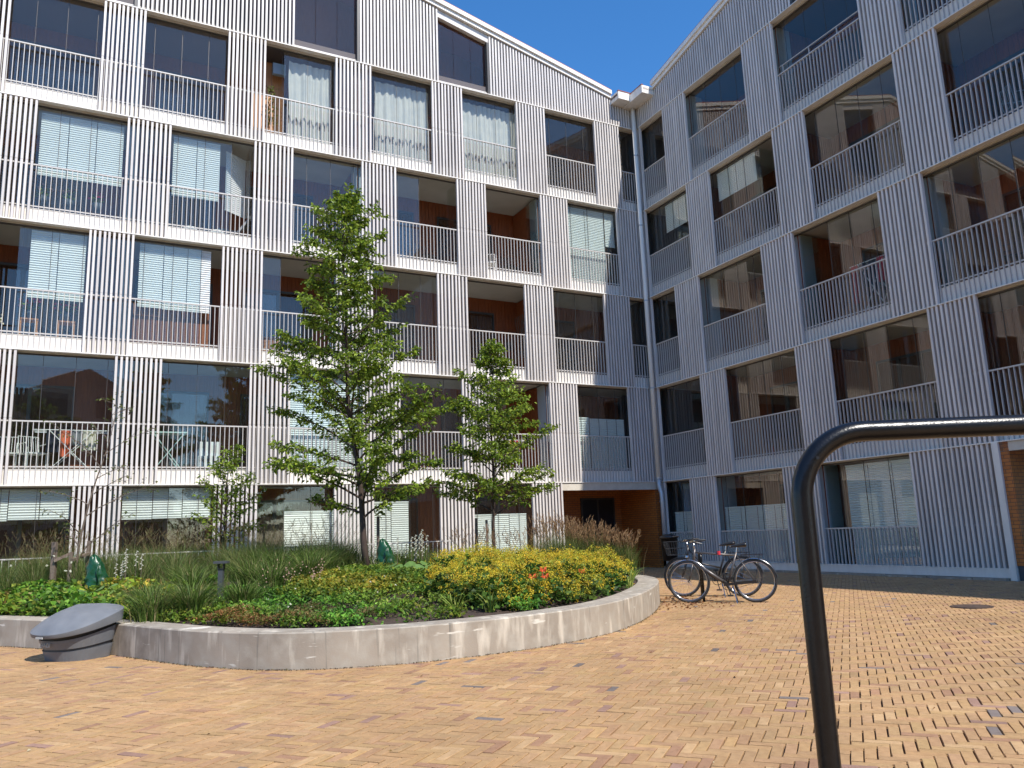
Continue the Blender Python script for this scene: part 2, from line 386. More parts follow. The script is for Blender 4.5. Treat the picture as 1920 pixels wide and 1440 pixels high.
OPENED = {('A', 2): [(17.45, 18.4), (13.1, 13.45), (10.2, 11.95), (3.9, 6.6)], ('A', 3): [(12.5, 13.3), (6.6, 7.95), (3.85, 5.8)],
          ('A', 4): [(11.7, 12.35)], ('A', 1): [(3.6, 5.0)], ('B', 3): [(5.1, 6.1)], ('B', 2): [(6.3, 7.05)], ('B', 0): [(6.3, 6.95)]}
def glazing(S, tagn, k, z0, z1, smin, smax, pw):
    mb = MB(); bx(mb, S, smin, smax, -.265, -.225, z1 - .035, z1 - .001); bx(mb, S, smin, smax, -.265, -.225, z0, z0 + .03)
    n = max(1, round((smax - smin) / pw)); W = (smax - smin) / n
    gone = OPENED.get((tagn, k), [])
    for i in range(n):
        a = smin + W * i; b = a + W; c = (a + b) / 2
        if any(g0 < c < g1 for g0, g1 in gone): continue
        g = MB(); x = (b - a) / 2 - .006; g.box(-x, x, -.004, .004, z0 + .03, z1 - .035); g.build('glass_pane', M_glass, S.root, (X(S, c), -.245, 0), rot=(0, 0, random.gauss(0, .0035)))
        bx(mb, S, a - .004, a + .004, -.252, -.238, z0 + .03, z1 - .035)
    # folded stack of opened panes
    for g0, g1 in gone:
        if g1 - g0 > .6:
            for q in range(2):
                g = MB(); s = g0 + .06 + q * .05; bx(g, S, s, s + .008, -.85, -.27, z0 + .03, z1 - .035); g.build('glass_pane', M_glass, S.root)
    mb.build('glazing_track', M_track, S.root)
def build_side(S, tagn, parties, unit_off, pw):
    jobs = []
    for k in range(6):
        L0 = LV[k]; L1 = LV[k + 1] if k < 5 else None; sm = S.smax
        if k == 0: smin, sm = (3.6, S.smax) if S is A else (.05, 10.93)
        else: smin = .04
        ops = [o for o in S.open[k]]
        # slat panels = complement of the openings
        edges = [smin if k == 0 or S is B else (.0 if ops[0][0] > .3 else .04)]; cur = edges[0]
        for (a, b) in ops + [(sm + 9, sm + 9)]:
            a_ = min(a, sm)
            if a_ - cur > .15:
                for s in panel(cur, a_):
                    if k == 0: jobs.append((s, .235, L0 + 3.0 - .012))
                    elif k < 5: jobs.append((s, L0 + .014, L1 - .012))
                    else: jobs.append((s, L0 + .014, S.roof(s) - .27))
            cur = min(b, sm)
            if cur >= sm: break
        fl = L0 + .33
        # ledge + fascia + slab
        if k > 0:
            s0 = 0.0
            mb = MB(); bx(mb, S, s0, sm, -.145, .012, L0 - .011, L0 + .012); mb.build('drip_ledge', M_fascia, S.root)
            mb = MB(); bx(mb, S, s0, sm, -.160, -.130, L0 + .012, L0 + (.35 if k < 5 else .12)); bx(mb, S, s0, sm, -.175, -.120, L0 + (.35 if k < 5 else .12), L0 + (.362 if k < 5 else .135))
            mb.build('fascia', M_fascia, S.root)
            mb = MB(); bx(mb, S, s0, sm, -.30, -.160, L0 - .03, L0 + .01); mb.build('soffit_strip', M_soff, S.root)
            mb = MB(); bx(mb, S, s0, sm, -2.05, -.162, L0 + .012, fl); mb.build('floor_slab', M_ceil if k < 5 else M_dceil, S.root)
            mb = MB(); s = .45
            while s < sm:
                for dz in ((.10, .19) if k < 5 else ()):
                    x = X(S, s); mb.tube([(x, -.131, L0 + dz), (x, -.122, L0 + dz)], .011, 6)
                s += .93
            if mb.v: mb.build('fascia_bolts', M_pipe, S.root, kind='stuff')
        else:
            mb = MB(); bx(mb, S, smin, sm, -.14, .0, .05, .215); bx(mb, S, smin, sm, -.15, .012, .215, .232); mb.build('base_panel', M_fascia, S.root)
            mb = MB(); bx(mb, S, smin, sm, -2.05, -.145, -.1, .12); mb.build('floor_slab', M_ceil, S.root); fl = .12
        # railings, one per opening, reaching half way behind the neighbouring panels
        if k < 5 and (S is B or k > 0):
            mids = [smin] + [(ops[i][1] + ops[i + 1][0]) / 2 for i in range(len(ops) - 1)] + [sm]
            for i in range(len(ops)):
                a, b = mids[i], min(mids[i + 1], sm)
                if b - a < .1: continue
                mb = MB(); s = math.ceil(a / PITCH) * PITCH
                zb = L0 + .013 if k else .235
                while s < b:
                    bx(mb, S, s - .007, s + .007, -.122, -.078, zb, L0 + 1.40); s += PITCH
                r = mb.build('balcony_railing', M_rail, S.root)
                h = MB(); bx(h, S, a, b, -.125, -.073, L0 + 1.40, L0 + 1.43); h.build('handrail', M_rail, r); h = MB(); bx(h, S, a, b, -.129, -.123, L0 + .40, L0 + .43); h.build('lower_rail', M_rail, r)
        # glazing
        top = (L1 - .03) if L1 else None
        if k < 5: glazing(S, tagn, k, (fl if k == 0 else L0 + .36), top - .0, smin + .02, sm, pw)
        # back wall boards
        zt = (L1 + .01) if L1 else LV[5] + 2.6
        mb = MB()
        if k < 5:
            s = smin if k else (3.7 if S is A else .05)
            while s < sm:
                e = min(s + .118, sm); bx(mb, S, s, e - .008, -1.965, -1.94 - random.uniform(0, .003), fl - .05, L1 + .02); s = e
            bx(mb, S, smin if k else (3.7 if S is A else .05), sm, -2.03, -1.966, fl - .05, L1 + .02)
            mb.build('cladding_wall', M_wood, S.root)
            for p in parties:
                if k == 0 and (p < smin or p > sm): continue
                mb = MB(); bx(mb, S, p - .1, p + .1, -1.94, -.30, fl, L1 - .03)
                o_ = -1.9
                while o_ < -.35:
                    bx(mb, S, p - .112, p - .1, o_, o_ + .11, fl, L1 - .031); bx(mb, S, p + .1, p + .112, o_, o_ + .11, fl, L1 - .031); o_ += .118
                mb.build('party_wall', M_wood, S.root)
                mb = MB(); bx(mb, S, p - .13, p + .13, -.75, -.285, fl, L1 - .031); mb.build('wing_panel', M_wing, S.root)
            for i in range(len(parties) - 1):
                p, q = parties[i], parties[i + 1]
                cl = random.choice([None, None, None, None, M_blindw])
                if S is A:
                    us = [(p + .95, p + 2.85, 2, cl), (p + 3.65, p + 5.55, 2, None)]
                    if k == 4: us = [(p + .95, p + 2.85, 2, M_curtb), (p + 3.65, p + 5.3, 2, M_curtb)]
                else: us = [(p + .7, p + 2.6, 3, cl)]
                for a, b, dv, c in us:
                    if a > smin and b < sm: win_unit(S, a, b, -1.935, fl + .12, fl + 2.22, dv, c)
    return jobs
jobsA = build_side(A, 'A', [-2.0, 3.76, 9.6, 15.42, 21.2], 0, .655)
jobsB = build_side(B, 'B', [-1.3, 2.46, 6.2, 9.95, 13.7], 0, .665)
slats(A, jobsA); slats(B, jobsB)

# --- top storey glass and gable backing, roofs, end walls
def topstorey(S, solid_to):
    ops = S.open[5]
    cur = .0
    def seg(a, b):
        b = b + 0
        n = max(1, int((b - a) / .8))
        for i in range(n):
            u = a + (b - a) * i / n; v = a + (b - a) * (i + 1) / n; x0, x1 = X(S, u), X(S, v); z = LV[5] + .362
            r0, r1 = S.roof(u) - .24, S.roof(v) - .24; base = len(mb.v)
            for y in (-.20, -.15): mb.v += [(x0, y, LV[5] + .01), (x1, y, LV[5] + .01), (x1, y, r1), (x0, y, r0)]
            for f in ((0, 1, 2, 3), (4, 5, 6, 7), (0, 1, 5, 4), (1, 2, 6, 5), (2, 3, 7, 6), (3, 0, 4, 7)):
                mb.f.append(tuple(base + j for j in f)); mb.m.append(0)
    for a, b in ops + [(S.smax, S.smax)]:
        a = min(a, S.smax)
        if a > cur: mb = MB(); seg(cur, a); mb.build('gable_backing', M_back, S.root)
        cur = b
        if cur >= S.smax: break
    for a, b in ops:
        b = min(b, S.smax)
        m = 3; W = (b - a) / m
        for i in range(m):
            u, v = a + W * i + .005, a + W * (i + 1) - .005; g = MB(); x0, x1 = X(S, u), X(S, v)
            r0, r1 = S.roof(u) - .5, S.roof(v) - .5; zb = LV[5] + .14
            for y in (-.190, -.182): g.v += [(x0, y, zb), (x1, y, zb), (x1, y, r1), (x0, y, r0)]
            for f in ((0, 1, 2, 3), (4, 5, 6, 7), (0, 1, 5, 4), (1, 2, 6, 5), (2, 3, 7, 6), (3, 0, 4, 7)): g.f.append(f); g.m.append(0)
            g.build('glass_pane', M_glass, S.root)
        g = MB(); x0, x1 = X(S, a), X(S, b)
        for y in (-.20, -.05): g.v += [(x0, y, S.roof(a) - .5), (x1, y, S.roof(b) - .5), (x1, y, S.roof(b) - .25), (x0, y, S.roof(a) - .25)]
        for f in ((0, 1, 2, 3), (4, 5, 6, 7), (0, 1, 5, 4), (1, 2, 6, 5), (2, 3, 7, 6), (3, 0, 4, 7)): g.f.append(f); g.m.append(0)
        g.build('lintel', M_slat, S.root)
        j = MB(); bx(j, S, a, a + .07, -.19, -.03, LV[5] + .013, S.roof(a) - .5); j.build('jamb', M_frame, S.root)
        rm = MB(); bx(rm, S, a - .6, b + .6, -2.0, -1.9, LV[5] + .36, LV[5] + 2.4); rm.build('cladding_wall', M_wood, S.root)
    # sloping verge bands and the roof itself, drawn along the profile
    step = 1.25
    def prof(name, m, o0, o1, d0, d1, s0, s1):
        mb = MB(); ks = [s0]
        for q in (12.5, 20.5):
            if s0 < q < s1: ks.append(q)
        ks.append(s1)
        for i, s in enumerate(ks):
            for o, dz in ((o0, d0), (o1, d0), (o1, d1), (o0, d1)): mb.v.append((X(S, s), o, S.roof(s) + dz))
        for i in range(len(ks) - 1):
            b = 4 * i
            for j in range(4): mb.f.append((b + j, b + (j + 1) % 4, b + 4 + (j + 1) % 4, b + 4 + j)); mb.m.append(0)
        e = 4 * (len(ks) - 1); mb.f += [(0, 1, 2, 3), (e, e + 1, e + 2, e + 3)]; mb.m += [0, 0]
        mb.build(name, m, S.root)
    end = 24 if S is A else 36
    s0 = .95 if S is A else 1.15
    prof('verge_board', M_fascia, -.16, .05, -.24, -.12, s0, end)
    prof('verge_board', M_fascia, -.16, .11, -.115, .02, s0, end)
    prof('roof', M_roof, -13, .09, .021, .06, s0, end)
    # eave box at the valley
    zb = S.roof(0)
    mb = MB()
    bx(mb, S, -.0, s0, -.12, .46, zb - .22, zb - .20)
    bx(mb, S, .44 if S is B else .44, s0, .44, .46, zb - .1999, zb + .05)
    bx(mb, S, s0 - .02, s0, -.12, .4399, zb - .1999, zb + .05)
    mb.build('eave_box', M_fascia, S.root)
    mb = MB(); bx(mb, S, .445, s0 + .01, .40, .475, zb + .051, zb + .075); mb.build('roof_edge', M_roof, S.root)
    mb = MB(); bx(mb, S, -3, s0, -13, .40, zb - .1, zb - .02); mb.build('valley_gutter', M_roof, S.root)
    # solid body behind the loggias
    mb = MB(); b0 = 2.98 if S is B else .0
    n = 0; ks = [-12 if S is A else -2.0, 0, 12.5] + ([20.5] if S is B else []) + [end]
    for s in ks:
        for o in (-12.9, -2.06): mb.v += [(X(S, s), o, b0), (X(S, s), o, S.roof(s) - .02)]
    for i in range(len(ks) - 1):
        b = 4 * i
        for f in ((0, 1, 5, 4), (2, 3, 7, 6), (1, 3, 7, 5), (0, 2, 6, 4)): mb.f.append(tuple(b + j for j in f)); mb.m.append(0)
    e = 4 * (len(ks) - 1); mb.f += [(0, 1, 3, 2), (e, e + 1, e + 3, e + 2)]; mb.m += [0, 0]
    mb.build('rear_wall', M_wood, S.root)
    mb = MB(); bx(mb, S, S.smax + .001, end, -2.05, -.02, (0 if S is A else 2.98), 14.6); mb.build('outer_wall', M_slat, S.root)
    mb = MB(); bx(mb, S, -.03, .03, -2.0, -.17, 2.7 if S is A else .1, 15.2); mb.build('corner_wall', M_frame, S.root)
topstorey(A, 9.7); topstorey(B, 7)
# --- left wing passage
mb = MB(); bx(mb, A, -.2, 3.7, -2.03, -1.96, -.1, 2.66); mb.build('tile_wall', M_tile, A.root)
mb = MB(); bx(mb, A, .02, .16, -1.95, -.05, -.1, 2.62); mb.build('tile_wall', M_tile, A.root)
mb = MB(); bx(mb, A, 3.62, 3.72, -1.95, -.09, -.1, 2.62); mb.build('tile_wall', M_tile, A.root)
mb = MB(); bx(mb, A, .0, 3.6, -.12, -.02, 2.41, 2.632); mb.build('passage_beam', M_soff, A.root)
mb = MB(); bx(mb, A, .0, 3.62, -1.96, -.125, 2.52, 2.62); mb.build('passage_ceiling', M_ceil, A.root)
mb = MB(); bx(mb, A, .5, 1.7, -1.955, -1.93, .0, 2.2); dr = mb.build('entrance_door', M_dark, A.root)
mb = MB(); bx(mb, A, .44, .5, -1.955, -1.91, 0, 2.26); bx(mb, A, 1.7, 1.76, -1.955, -1.91, 0, 2.26); bx(mb, A, .5, 1.7, -1.955, -1.91, 2.2, 2.26); bx(mb, A, 1.07, 1.13, -1.929, -1.92, 0, 2.2); mb.build('door_frame', M_frame, dr)
mb = MB(); bx(mb, A, 3.0, 3.5, -1.955, -1.93, .0, 2.2); mb.build('entrance_door', M_dark, A.root)
# --- right wing passage
mb = MB(); bx(mb, B, 10.80, 10.925, -.145, .03, .0, 2.632); mb.build('corner_post', M_fascia, B.root)
mb = MB(); bx(mb, B, 10.93, 11.10, -9, -.02, .28, 2.63); mb.build('tile_wall', M_tile, B.root)
mb = MB(); bx(mb, B, 10.94, 11.09, -9, -.03, -.05, .279); mb.build('plinth', M_bind, B.root)
mb = MB(); bx(mb, B, 16.0, 36, -9, -.05, -.05, 2.97); mb.build('tile_wall', M_tile, B.root)
mb = MB(); bx(mb, B, 11.1, 16.0, -9, -.25, 2.55, 2.63); mb.build('passage_ceiling', M_ceil, B.root)
mb = MB(); bx(mb, B, 10.93, 16.0, -.24, -.02, 2.45, 2.63); mb.build('passage_beam', M_soff, B.root)
mb = MB(); bx(mb, B, -2, 10.93, -9, -2.06, -.05, 2.97); mb.build('rear_wall', M_wood, B.root)
# concrete curb strip at foot of the right wing
mb = MB(); s = .1
while s < 10.7: bx(mb, B, s, min(s + .98, 10.78), .014, .13, -.05, .045 + random.uniform(-.006, .006)); s += 1.0
mb.build('curb_strip', M_conc, B.root)
# extra rail bar over one right-wing balcony
mb = MB(); bx(mb, B, 6.39, 9.1, -.20, -.17, LV[4] + 1.68, LV[4] + 1.70)
for s in (6.5, 7.4, 8.3, 9.0): bx(mb, B, s, s + .02, -.20, -.17, LV[4] + 1.40, LV[4] + 1.68)
mb.build('safety_rail', M_rail, B.root)
# blinds (parts of the glazing)
for s0, s1, k, z0, z1, m in [(15.62, 17.4, 3, 1.27, 2.80, M_blind), (13.36, 14.5, 3, 1.27, 2.80, M_blind), (1.36, 2.86, 3, .4, 2.85, M_blind), (.95, 1.34, 3, 1.75, 2.85, M_blind),
        (16.28, 17.42, 2, 1.30, 2.85, M_blind), (13.5, 15.15, 2, 1.30, 2.85, M_blind), (9.7, 11.5, 1, .4, 2.75, M_blind), (1.04, 2.35, 1, .4, 1.95, M_blind), (2.36, 2.88, 1, .4, 1.98, M_blind),
        (16.28, 18.05, 0, 2.28, 2.93, M_blindw), (13.32, 15.25, 0, 2.25, 2.93, M_blindw), (9.5, 11.6, 0, .55, 2.30, M_blindw), (8.3, 9.3, 0, .5, 2.5, M_blindw), (4.7, 6.4, 0, .5, 2.1, M_blindw)]:
    n = max(1, round((s1 - s0) / .62)); W = (s1 - s0) / n
    for i in range(n): pleat(A, s0 + W * i + .008, s0 + W * (i + 1) - .008, -.275, LV[k] + z0 + random.uniform(-.015, .015), LV[k] + z1, m)
pleat(A, 12.62, 13.3, -.95, LV[3] + 1.2, LV[3] + 2.80, M_blind, yaw=rad(35))
for s0, s1, k, z0, z1, m in [(3.5, 5.1, 3, 2.05, 2.85, M_blindw), (.95, 2.3, 3, 2.0, 2.85, M_blindw), (2.62, 5.2, 0, .5, 2.05, M_blind), (6.98, 8.9, 0, .5, 2.85, M_blind), (.3, 1.4, 0, .5, 2.0, M_blind)]:
    n = max(1, round((s1 - s0) / .64)); W = (s1 - s0) / n
    for i in range(n): pleat(B, s0 + W * i + .008, s0 + W * (i + 1) - .008, -.275, LV[k] + z0, LV[k] + z1, m)
pleat(B, 6.6, 7.4, -1.3, LV[0] + .75, LV[0] + 2.8, M_curtb)
# downpipe in the inner corner
pc = CORNER + (NL + NR) * .14
dp = empty('downpipe', (pc[0], pc[1], 0), 0, 'tall grey downpipe in the inner corner between the two wings', 'downpipe')
MB().tube([(0, 0, 15.35), (0, 0, 2.75)], .072, 16).build('upper_pipe', M_fascia, dp, smooth=True)
off = (NL * .10)
MB().tube([(0, 0, 2.75), (0, 0, 2.5), (off[0] * .9, off[1] * .9, 2.28), (off[0], off[1], 2.05), (off[0], off[1], .25)], .07, 16).build('lower_pipe', M_pipe, dp, smooth=True)
for z in (13.6, 11.1, 8.5, 5.6, 2.72, 2.0): MB().tube([((off[0], off[1]) if z < 2.1 else (0, 0)) + (z,), ((off[0], off[1]) if z < 2.1 else (0, 0)) + (z + .05,)], .086, 16).build('pipe_collar', M_pipe, dp)

# ------------------------------------------------------------------ ground and brick paving
pts = MB().quad((-60, -60, -.012), (60, -60, -.012), (60, 60, -.012), (-60, 60, -.012))
pave = pts.build('pavement', M_bed, kind='structure')
M_pavefar = mat('paver_distance', (.42, .255, .122), .85, noise=(.36, .215, .10), nscale=14)
far = MB()
for (a, b, c, d) in ((-60, 60, -60, 1.2), (-60, -16, 1.2, 30), (18, 60, 1.2, 60)): far.quad((a, c, -.004), (b, c, -.004), (b, d, -.004), (a, d, -.004))
far.build('pavement_margin', M_pavefar, kind='structure')
BW = .0695; BL = 3 * BW; ANG = rad(-22.3)
PLANT = [(-12.5, 14.0), (-10, 12.75), (-8.4, 11.9), (-7.07, 11.2), (-6.45, 10.87), (-5.7, 10.42), (-4.96, 9.95), (-4.2, 9.33), (-3.56, 8.82), (-2.85, 8.42), (-2.38, 8.27), (-1.8, 8.24), (-1.08, 8.42), (-.44, 8.73),
         (.12, 9.10), (.76, 9.70), (1.2, 10.3), (1.66, 11.3), (2.02, 12.4), (2.30, 13.5), (2.48, 14.6), (2.42, 15.6), (2.05, 16.5), (1.45, 17.3), (.6, 18.0), (-.4, 18.5)]
def poly_smooth(p, it=2):
    p = [np.array(q, float) for q in p]
    for _ in range(it):
        r = [p[0]]
        for a, b in zip(p[:-1], p[1:]): r += [a * .75 + b * .25, a * .25 + b * .75]
        r.append(p[-1]); p = r
    return np.array(p)
PL = poly_smooth(PLANT)
backline = [wpt(A, s, 1.45, 0)[:2] for s in (5.2, 8, 12, 16, 19.5)]
POLY = np.array(list(PL) + backline)
def inside(P, poly=POLY):
    x, y = P[:, 0], P[:, 1]; c = np.zeros(len(P), bool); n = len(poly); j = n - 1
    for i in range(n):
        xi, yi = poly[i]; xj, yj = poly[j]
        t = ((yi > y) != (yj > y)) & (x < (xj - xi) * (y - yi) / (yj - yi + 1e-12) + xi); c ^= t; j = i
    return c
def edge_dist(P):
    d = np.full(len(P), 1e9)
    for a, b in zip(PL[:-1], PL[1:]):
        ab = b - a; t = np.clip(((P - a) @ ab) / (ab @ ab), 0, 1); d = np.minimum(d, np.linalg.norm(P - a - t[:, None] * ab, axis=1))
    return d
def ground(P):
    P = np.atleast_2d(np.asarray(P, float))[:, :2]; d = edge_dist(P); t = np.clip(d / 4.5, 0, 1)
    return .325 + .26 * t * t * (3 - 2 * t) + .015 * np.sin(P[:, 0] * 2.3) * np.sin(P[:, 1] * 1.9) * np.clip(d, 0, 1)
def gz(x, y): return float(ground([[x, y]])[0])
# bricks: herringbone, 3:1
N = 150; ii, jj = np.meshgrid(np.arange(-N * 3, N * 3), np.arange(-N, N)); ii = ii.ravel(); jj = jj.ravel()
ox = (ii + 3 * jj) * BW; oy = (ii - 3 * jj) * BW
cH = np.stack([ox + 1.5 * BW, oy + .5 * BW], 1); cV = np.stack([ox + .5 * BW, oy + 2.5 * BW], 1)
cen = np.concatenate([cH, cV]); vert = np.concatenate([np.zeros(len(cH), bool), np.ones(len(cV), bool)])
ca, sa = math.cos(ANG), math.sin(ANG); R2 = np.array([[ca, -sa], [sa, ca]]); cw = cen @ R2.T + np.array([1.0, 9.0])
# keep what the camera (with a margin of about two metres) sees
ok = (cw[:, 1] > 2.3) & (cw[:, 1] < 27) & (np.abs(cw[:, 0] + .0) < cw[:, 1] * .70 + 2.2)
cw, vert = cw[ok], vert[ok]
PLin = np.array(list(PL) + [(-.4, 18.5), (-14, 16.5)])
keep = ~((inside(cw)) & (edge_dist(cw) > .12))
qa = (cw - CORNER) @ NL; qb = (cw - CORNER) @ NR; sb = (cw - CORNER) @ DR; sa_ = (cw - CORNER) @ DL
pas = (sb > 11) & (sb < 16) & (qb > -6); pasA = (sa_ > .1) & (sa_ < 3.6) & (qa > -1.9)
keep &= ((qa > .0) | pasA) & ((qb > .02) | pas) & ~((qa < 1.6) & (sa_ > 4.2)) & (cw[:, 1] < 26)
cw, vert = cw[keep], vert[keep]; nb = len(cw)
dist = np.linalg.norm(cw, axis=1)
# a screen test: only bricks in the frame may become single objects
pr = np.c_[cw, np.full(nb, -EYE)] @ MR.T; u = 960 + FPX * pr[:, 0] / pr[:, 2]; v = 720 - FPX * pr[:, 1] / pr[:, 2]
vis = (u > 15) & (u < 1905) & (v < 1430)
base = np.array([.455, .277, .131]); bc = base * (1 + rng.normal(0, .055, (nb, 1))) + rng.normal(0, .005, (nb, 3))
r = rng.random(nb); m1 = r < .05; bc[m1] = np.array([.37, .205, .115]) * (1 + rng.normal(0, .06, (m1.sum(), 1)))
m2 = (r > .10) & (r < .122); bc[m2] = np.array([.34, .20, .145]) * (1 + rng.normal(0, .08, (m2.sum(), 1)))
m3 = (r > .135) & (r < .141); bc[m3] = np.array([.21, .17, .15]) * (1 + rng.normal(0, .1, (m3.sum(), 1)))
m4 = (r > .15) & (r < .20); bc[m4] = np.array([.53, .34, .17])
bc = np.clip(bc, .03, .9)
hl, hw = BL / 2 - .0042, BW / 2 - .0042
ang = ANG + np.where(vert, math.pi / 2, 0) + rng.normal(0, .008, nb)
ca_, sa2 = np.cos(ang), np.sin(ang); cw = cw + rng.normal(0, .0012, (nb, 2))
zt = .004 + rng.normal(0, .0012, nb); tx = rng.normal(0, .006, nb); ty = rng.normal(0, .008, nb)
def brick_geo(idx, local=False):
    n = len(idx); ch = .0022
    corners = np.array([(-1, -1), (1, -1), (1, 1), (-1, 1)], float)
    Vv = np.zeros((n, 12, 3))
    for lvl, (l, w_, dz) in enumerate(((hl, hw, -.03), (hl, hw, -ch), (hl - ch, hw - ch, 0))):
        lx = corners[:, 0] * l; ly = corners[:, 1] * w_
        z = dz + zt[idx][:, None] + (tx[idx][:, None] * lx + ty[idx][:, None] * ly if lvl else 0)
        X_ = np.tile(lx, (n, 1)); Y_ = np.tile(ly, (n, 1))
        if local: Vv[:, lvl * 4:lvl * 4 + 4, 0] = X_; Vv[:, lvl * 4:lvl * 4 + 4, 1] = Y_
        else:
            Vv[:, lvl * 4:lvl * 4 + 4, 0] = cw[idx, 0][:, None] + X_ * ca_[idx][:, None] - Y_ * sa2[idx][:, None]
            Vv[:, lvl * 4:lvl * 4 + 4, 1] = cw[idx, 1][:, None] + X_ * sa2[idx][:, None] + Y_ * ca_[idx][:, None]
        Vv[:, lvl * 4:lvl * 4 + 4, 2] = z
    F = []
    for l in (0, 4):
        for k in range(4): F.append((l + k, l + (k + 1) % 4, l + 4 + (k + 1) % 4, l + 4 + k))
    F.append((8, 9, 10, 11)); F = np.array(F)
    return Vv.reshape(-1, 3), (F[None] + 12 * np.arange(n)[:, None, None]).reshape(-1, 4)
score = np.where(vis, dist, 1e9); order = np.argsort(score); single = order[:298]; rest = order[298:]
V_, F_ = brick_geo(rest); np_mesh('paving_bricks', V_, F_, M_brick, np.repeat(bc[rest], 9, axis=0), parent=pave, kind='stuff')
# single bricks: shared meshes in a dozen colours
grp = {}
for i in single: grp.setdefault(int(i) % 40, []).append(i)
for key, ids in grp.items():
    Vl, Fl = brick_geo(np.array(ids[:1]), True); Vl[:, 2] -= zt[ids[0]]
    ob = np_mesh('brick', Vl, Fl, M_brick, np.repeat(bc[ids[0]][None], 9, axis=0), parent=pave)
    for j, i in enumerate(ids):
        o = ob if j == 0 else link('brick', ob.data, pave)
        o.location = (cw[i, 0], cw[i, 1], zt[i]); o.rotation_euler = (0, 0, ang[i])
# manhole
mh = empty('manhole_cover', (6.30, 11.52, 0), 0, 'round rusty cast iron manhole cover in the brick paving', 'manhole')
MB().lathe((0, 0, .006), [(0, .012), (.215, .012), (.215, 0)], 32).build('lid', M_iron, mh)
MB().lathe((0, 0, .004), [(.225, 0), (.225, .012), (.27, .012), (.27, -.02)], 32).build('rim', M_iron, mh)

# ------------------------------------------------------------------ planter wall and soil
def offset_poly(P, d):
    T = np.gradient(P, axis=0); T /= np.linalg.norm(T, axis=1)[:, None]; return P + np.stack([-T[:, 1], T[:, 0]], 1) * d
TOP = .365; inner = offset_poly(PL, .36)
mb = MB(); n = len(PL); ib = offset_poly(PL, .012); ic = offset_poly(PL, .348)
for i in range(n):
    a, b, c, d_ = PL[i], ib[i], ic[i], inner[i]
    mb.v += [(a[0], a[1], -.05), (a[0], a[1], TOP - .012), (b[0], b[1], TOP), (c[0], c[1], TOP), (d_[0], d_[1], TOP - .012), (d_[0], d_[1], .0)]
for i in range(n - 1):
    for k in range(5): mb.f.append((6 * i + k, 6 * i + k + 1, 6 * i + 7 + k, 6 * i + 6 + k)); mb.m.append(0)
wall = mb.build('planter_wall', M_conc, smooth=True); md = wall.modifiers.new('edge', 'EDGE_SPLIT'); md.split_angle = rad(35); tag(wall, 'low curved cast concrete wall with lime streaks round the planting bed', 'wall')
gx, gy = np.meshgrid(np.arange(-13, 3.2, .14), np.arange(8.0, 24, .14)); G = np.stack([gx.ravel(), gy.ravel()], 1)
okc = inside(G) & (edge_dist(G) > .18); z = ground(G) + .012 * np.sin(G[:, 0] * 31) * np.sin(G[:, 1] * 27) + rng.normal(0, .008, len(G))
ny, nx = gx.shape; idx = np.arange(ny * nx).reshape(ny, nx); q = np.stack([idx[:-1, :-1], idx[:-1, 1:], idx[1:, 1:], idx[1:, :-1]], -1).reshape(-1, 4)
q = q[okc[q].all(1)]; np_mesh('planting_bed', np.c_[G, z], q, M_soil, kind='structure', smooth=True)
# clods
nc = 2600; P = np.c_[rng.uniform(-3.5, 2.2, nc), rng.uniform(8.3, 13, nc)]; P = P[inside(P) & (edge_dist(P) > .4)]; nc = len(P); z = ground(P)
s_ = rng.uniform(.008, .028, nc)[:, None, None]; tet = np.array([(1, 0, -.3), (-.5, .87, -.3), (-.5, -.87, -.3), (0, 0, .8)])[None] * s_ * (1 + rng.normal(0, .3, (nc, 4, 3)))
V_ = tet + np.c_[P, z][:, None, :]; F_ = np.array([(0, 1, 3), (1, 2, 3), (2, 0, 3)])[None] + 4 * np.arange(nc)[:, None, None]
np_mesh('soil_clods', V_.reshape(-1, 3), F_.reshape(-1, 3), M_soil, kind='stuff')
# terrace slab between bed and left wing
mb = MB(); p = [wpt(A, 4.2, 1.40, .10), wpt(A, 21, 1.40, .10), wpt(A, 21, .02, .10), wpt(A, 4.2, .02, .10)]; mb.quad(*p); mb.build('terrace', M_ceil, kind='structure')
fen = empty('low_fence', wpt(A, 0, 1.6, 0), math.atan2(DL[1], DL[0]), 'low white metal fence between the planting bed and ground floor terraces', 'fence')
mb = MB(); mb.box(7.9, 20.5, -.02, .02, 1.095, 1.12); mb.build('top_rail', M_rail, fen)
mb = MB(); mb.box(7.9, 20.5, -.02, .02, .30, .33); mb.build('bottom_rail', M_rail, fen)
fb = MB(); fb.box(-.007, .007, -.007, .007, .33, 1.095); bo = fb.build('baluster', M_rail, fen, loc=(7.95, 0, 0)); s = 8.15
while s < 20.4: link('baluster', bo.data, fen, (s, 0, 0)); s += .115 if s > 12 else .115

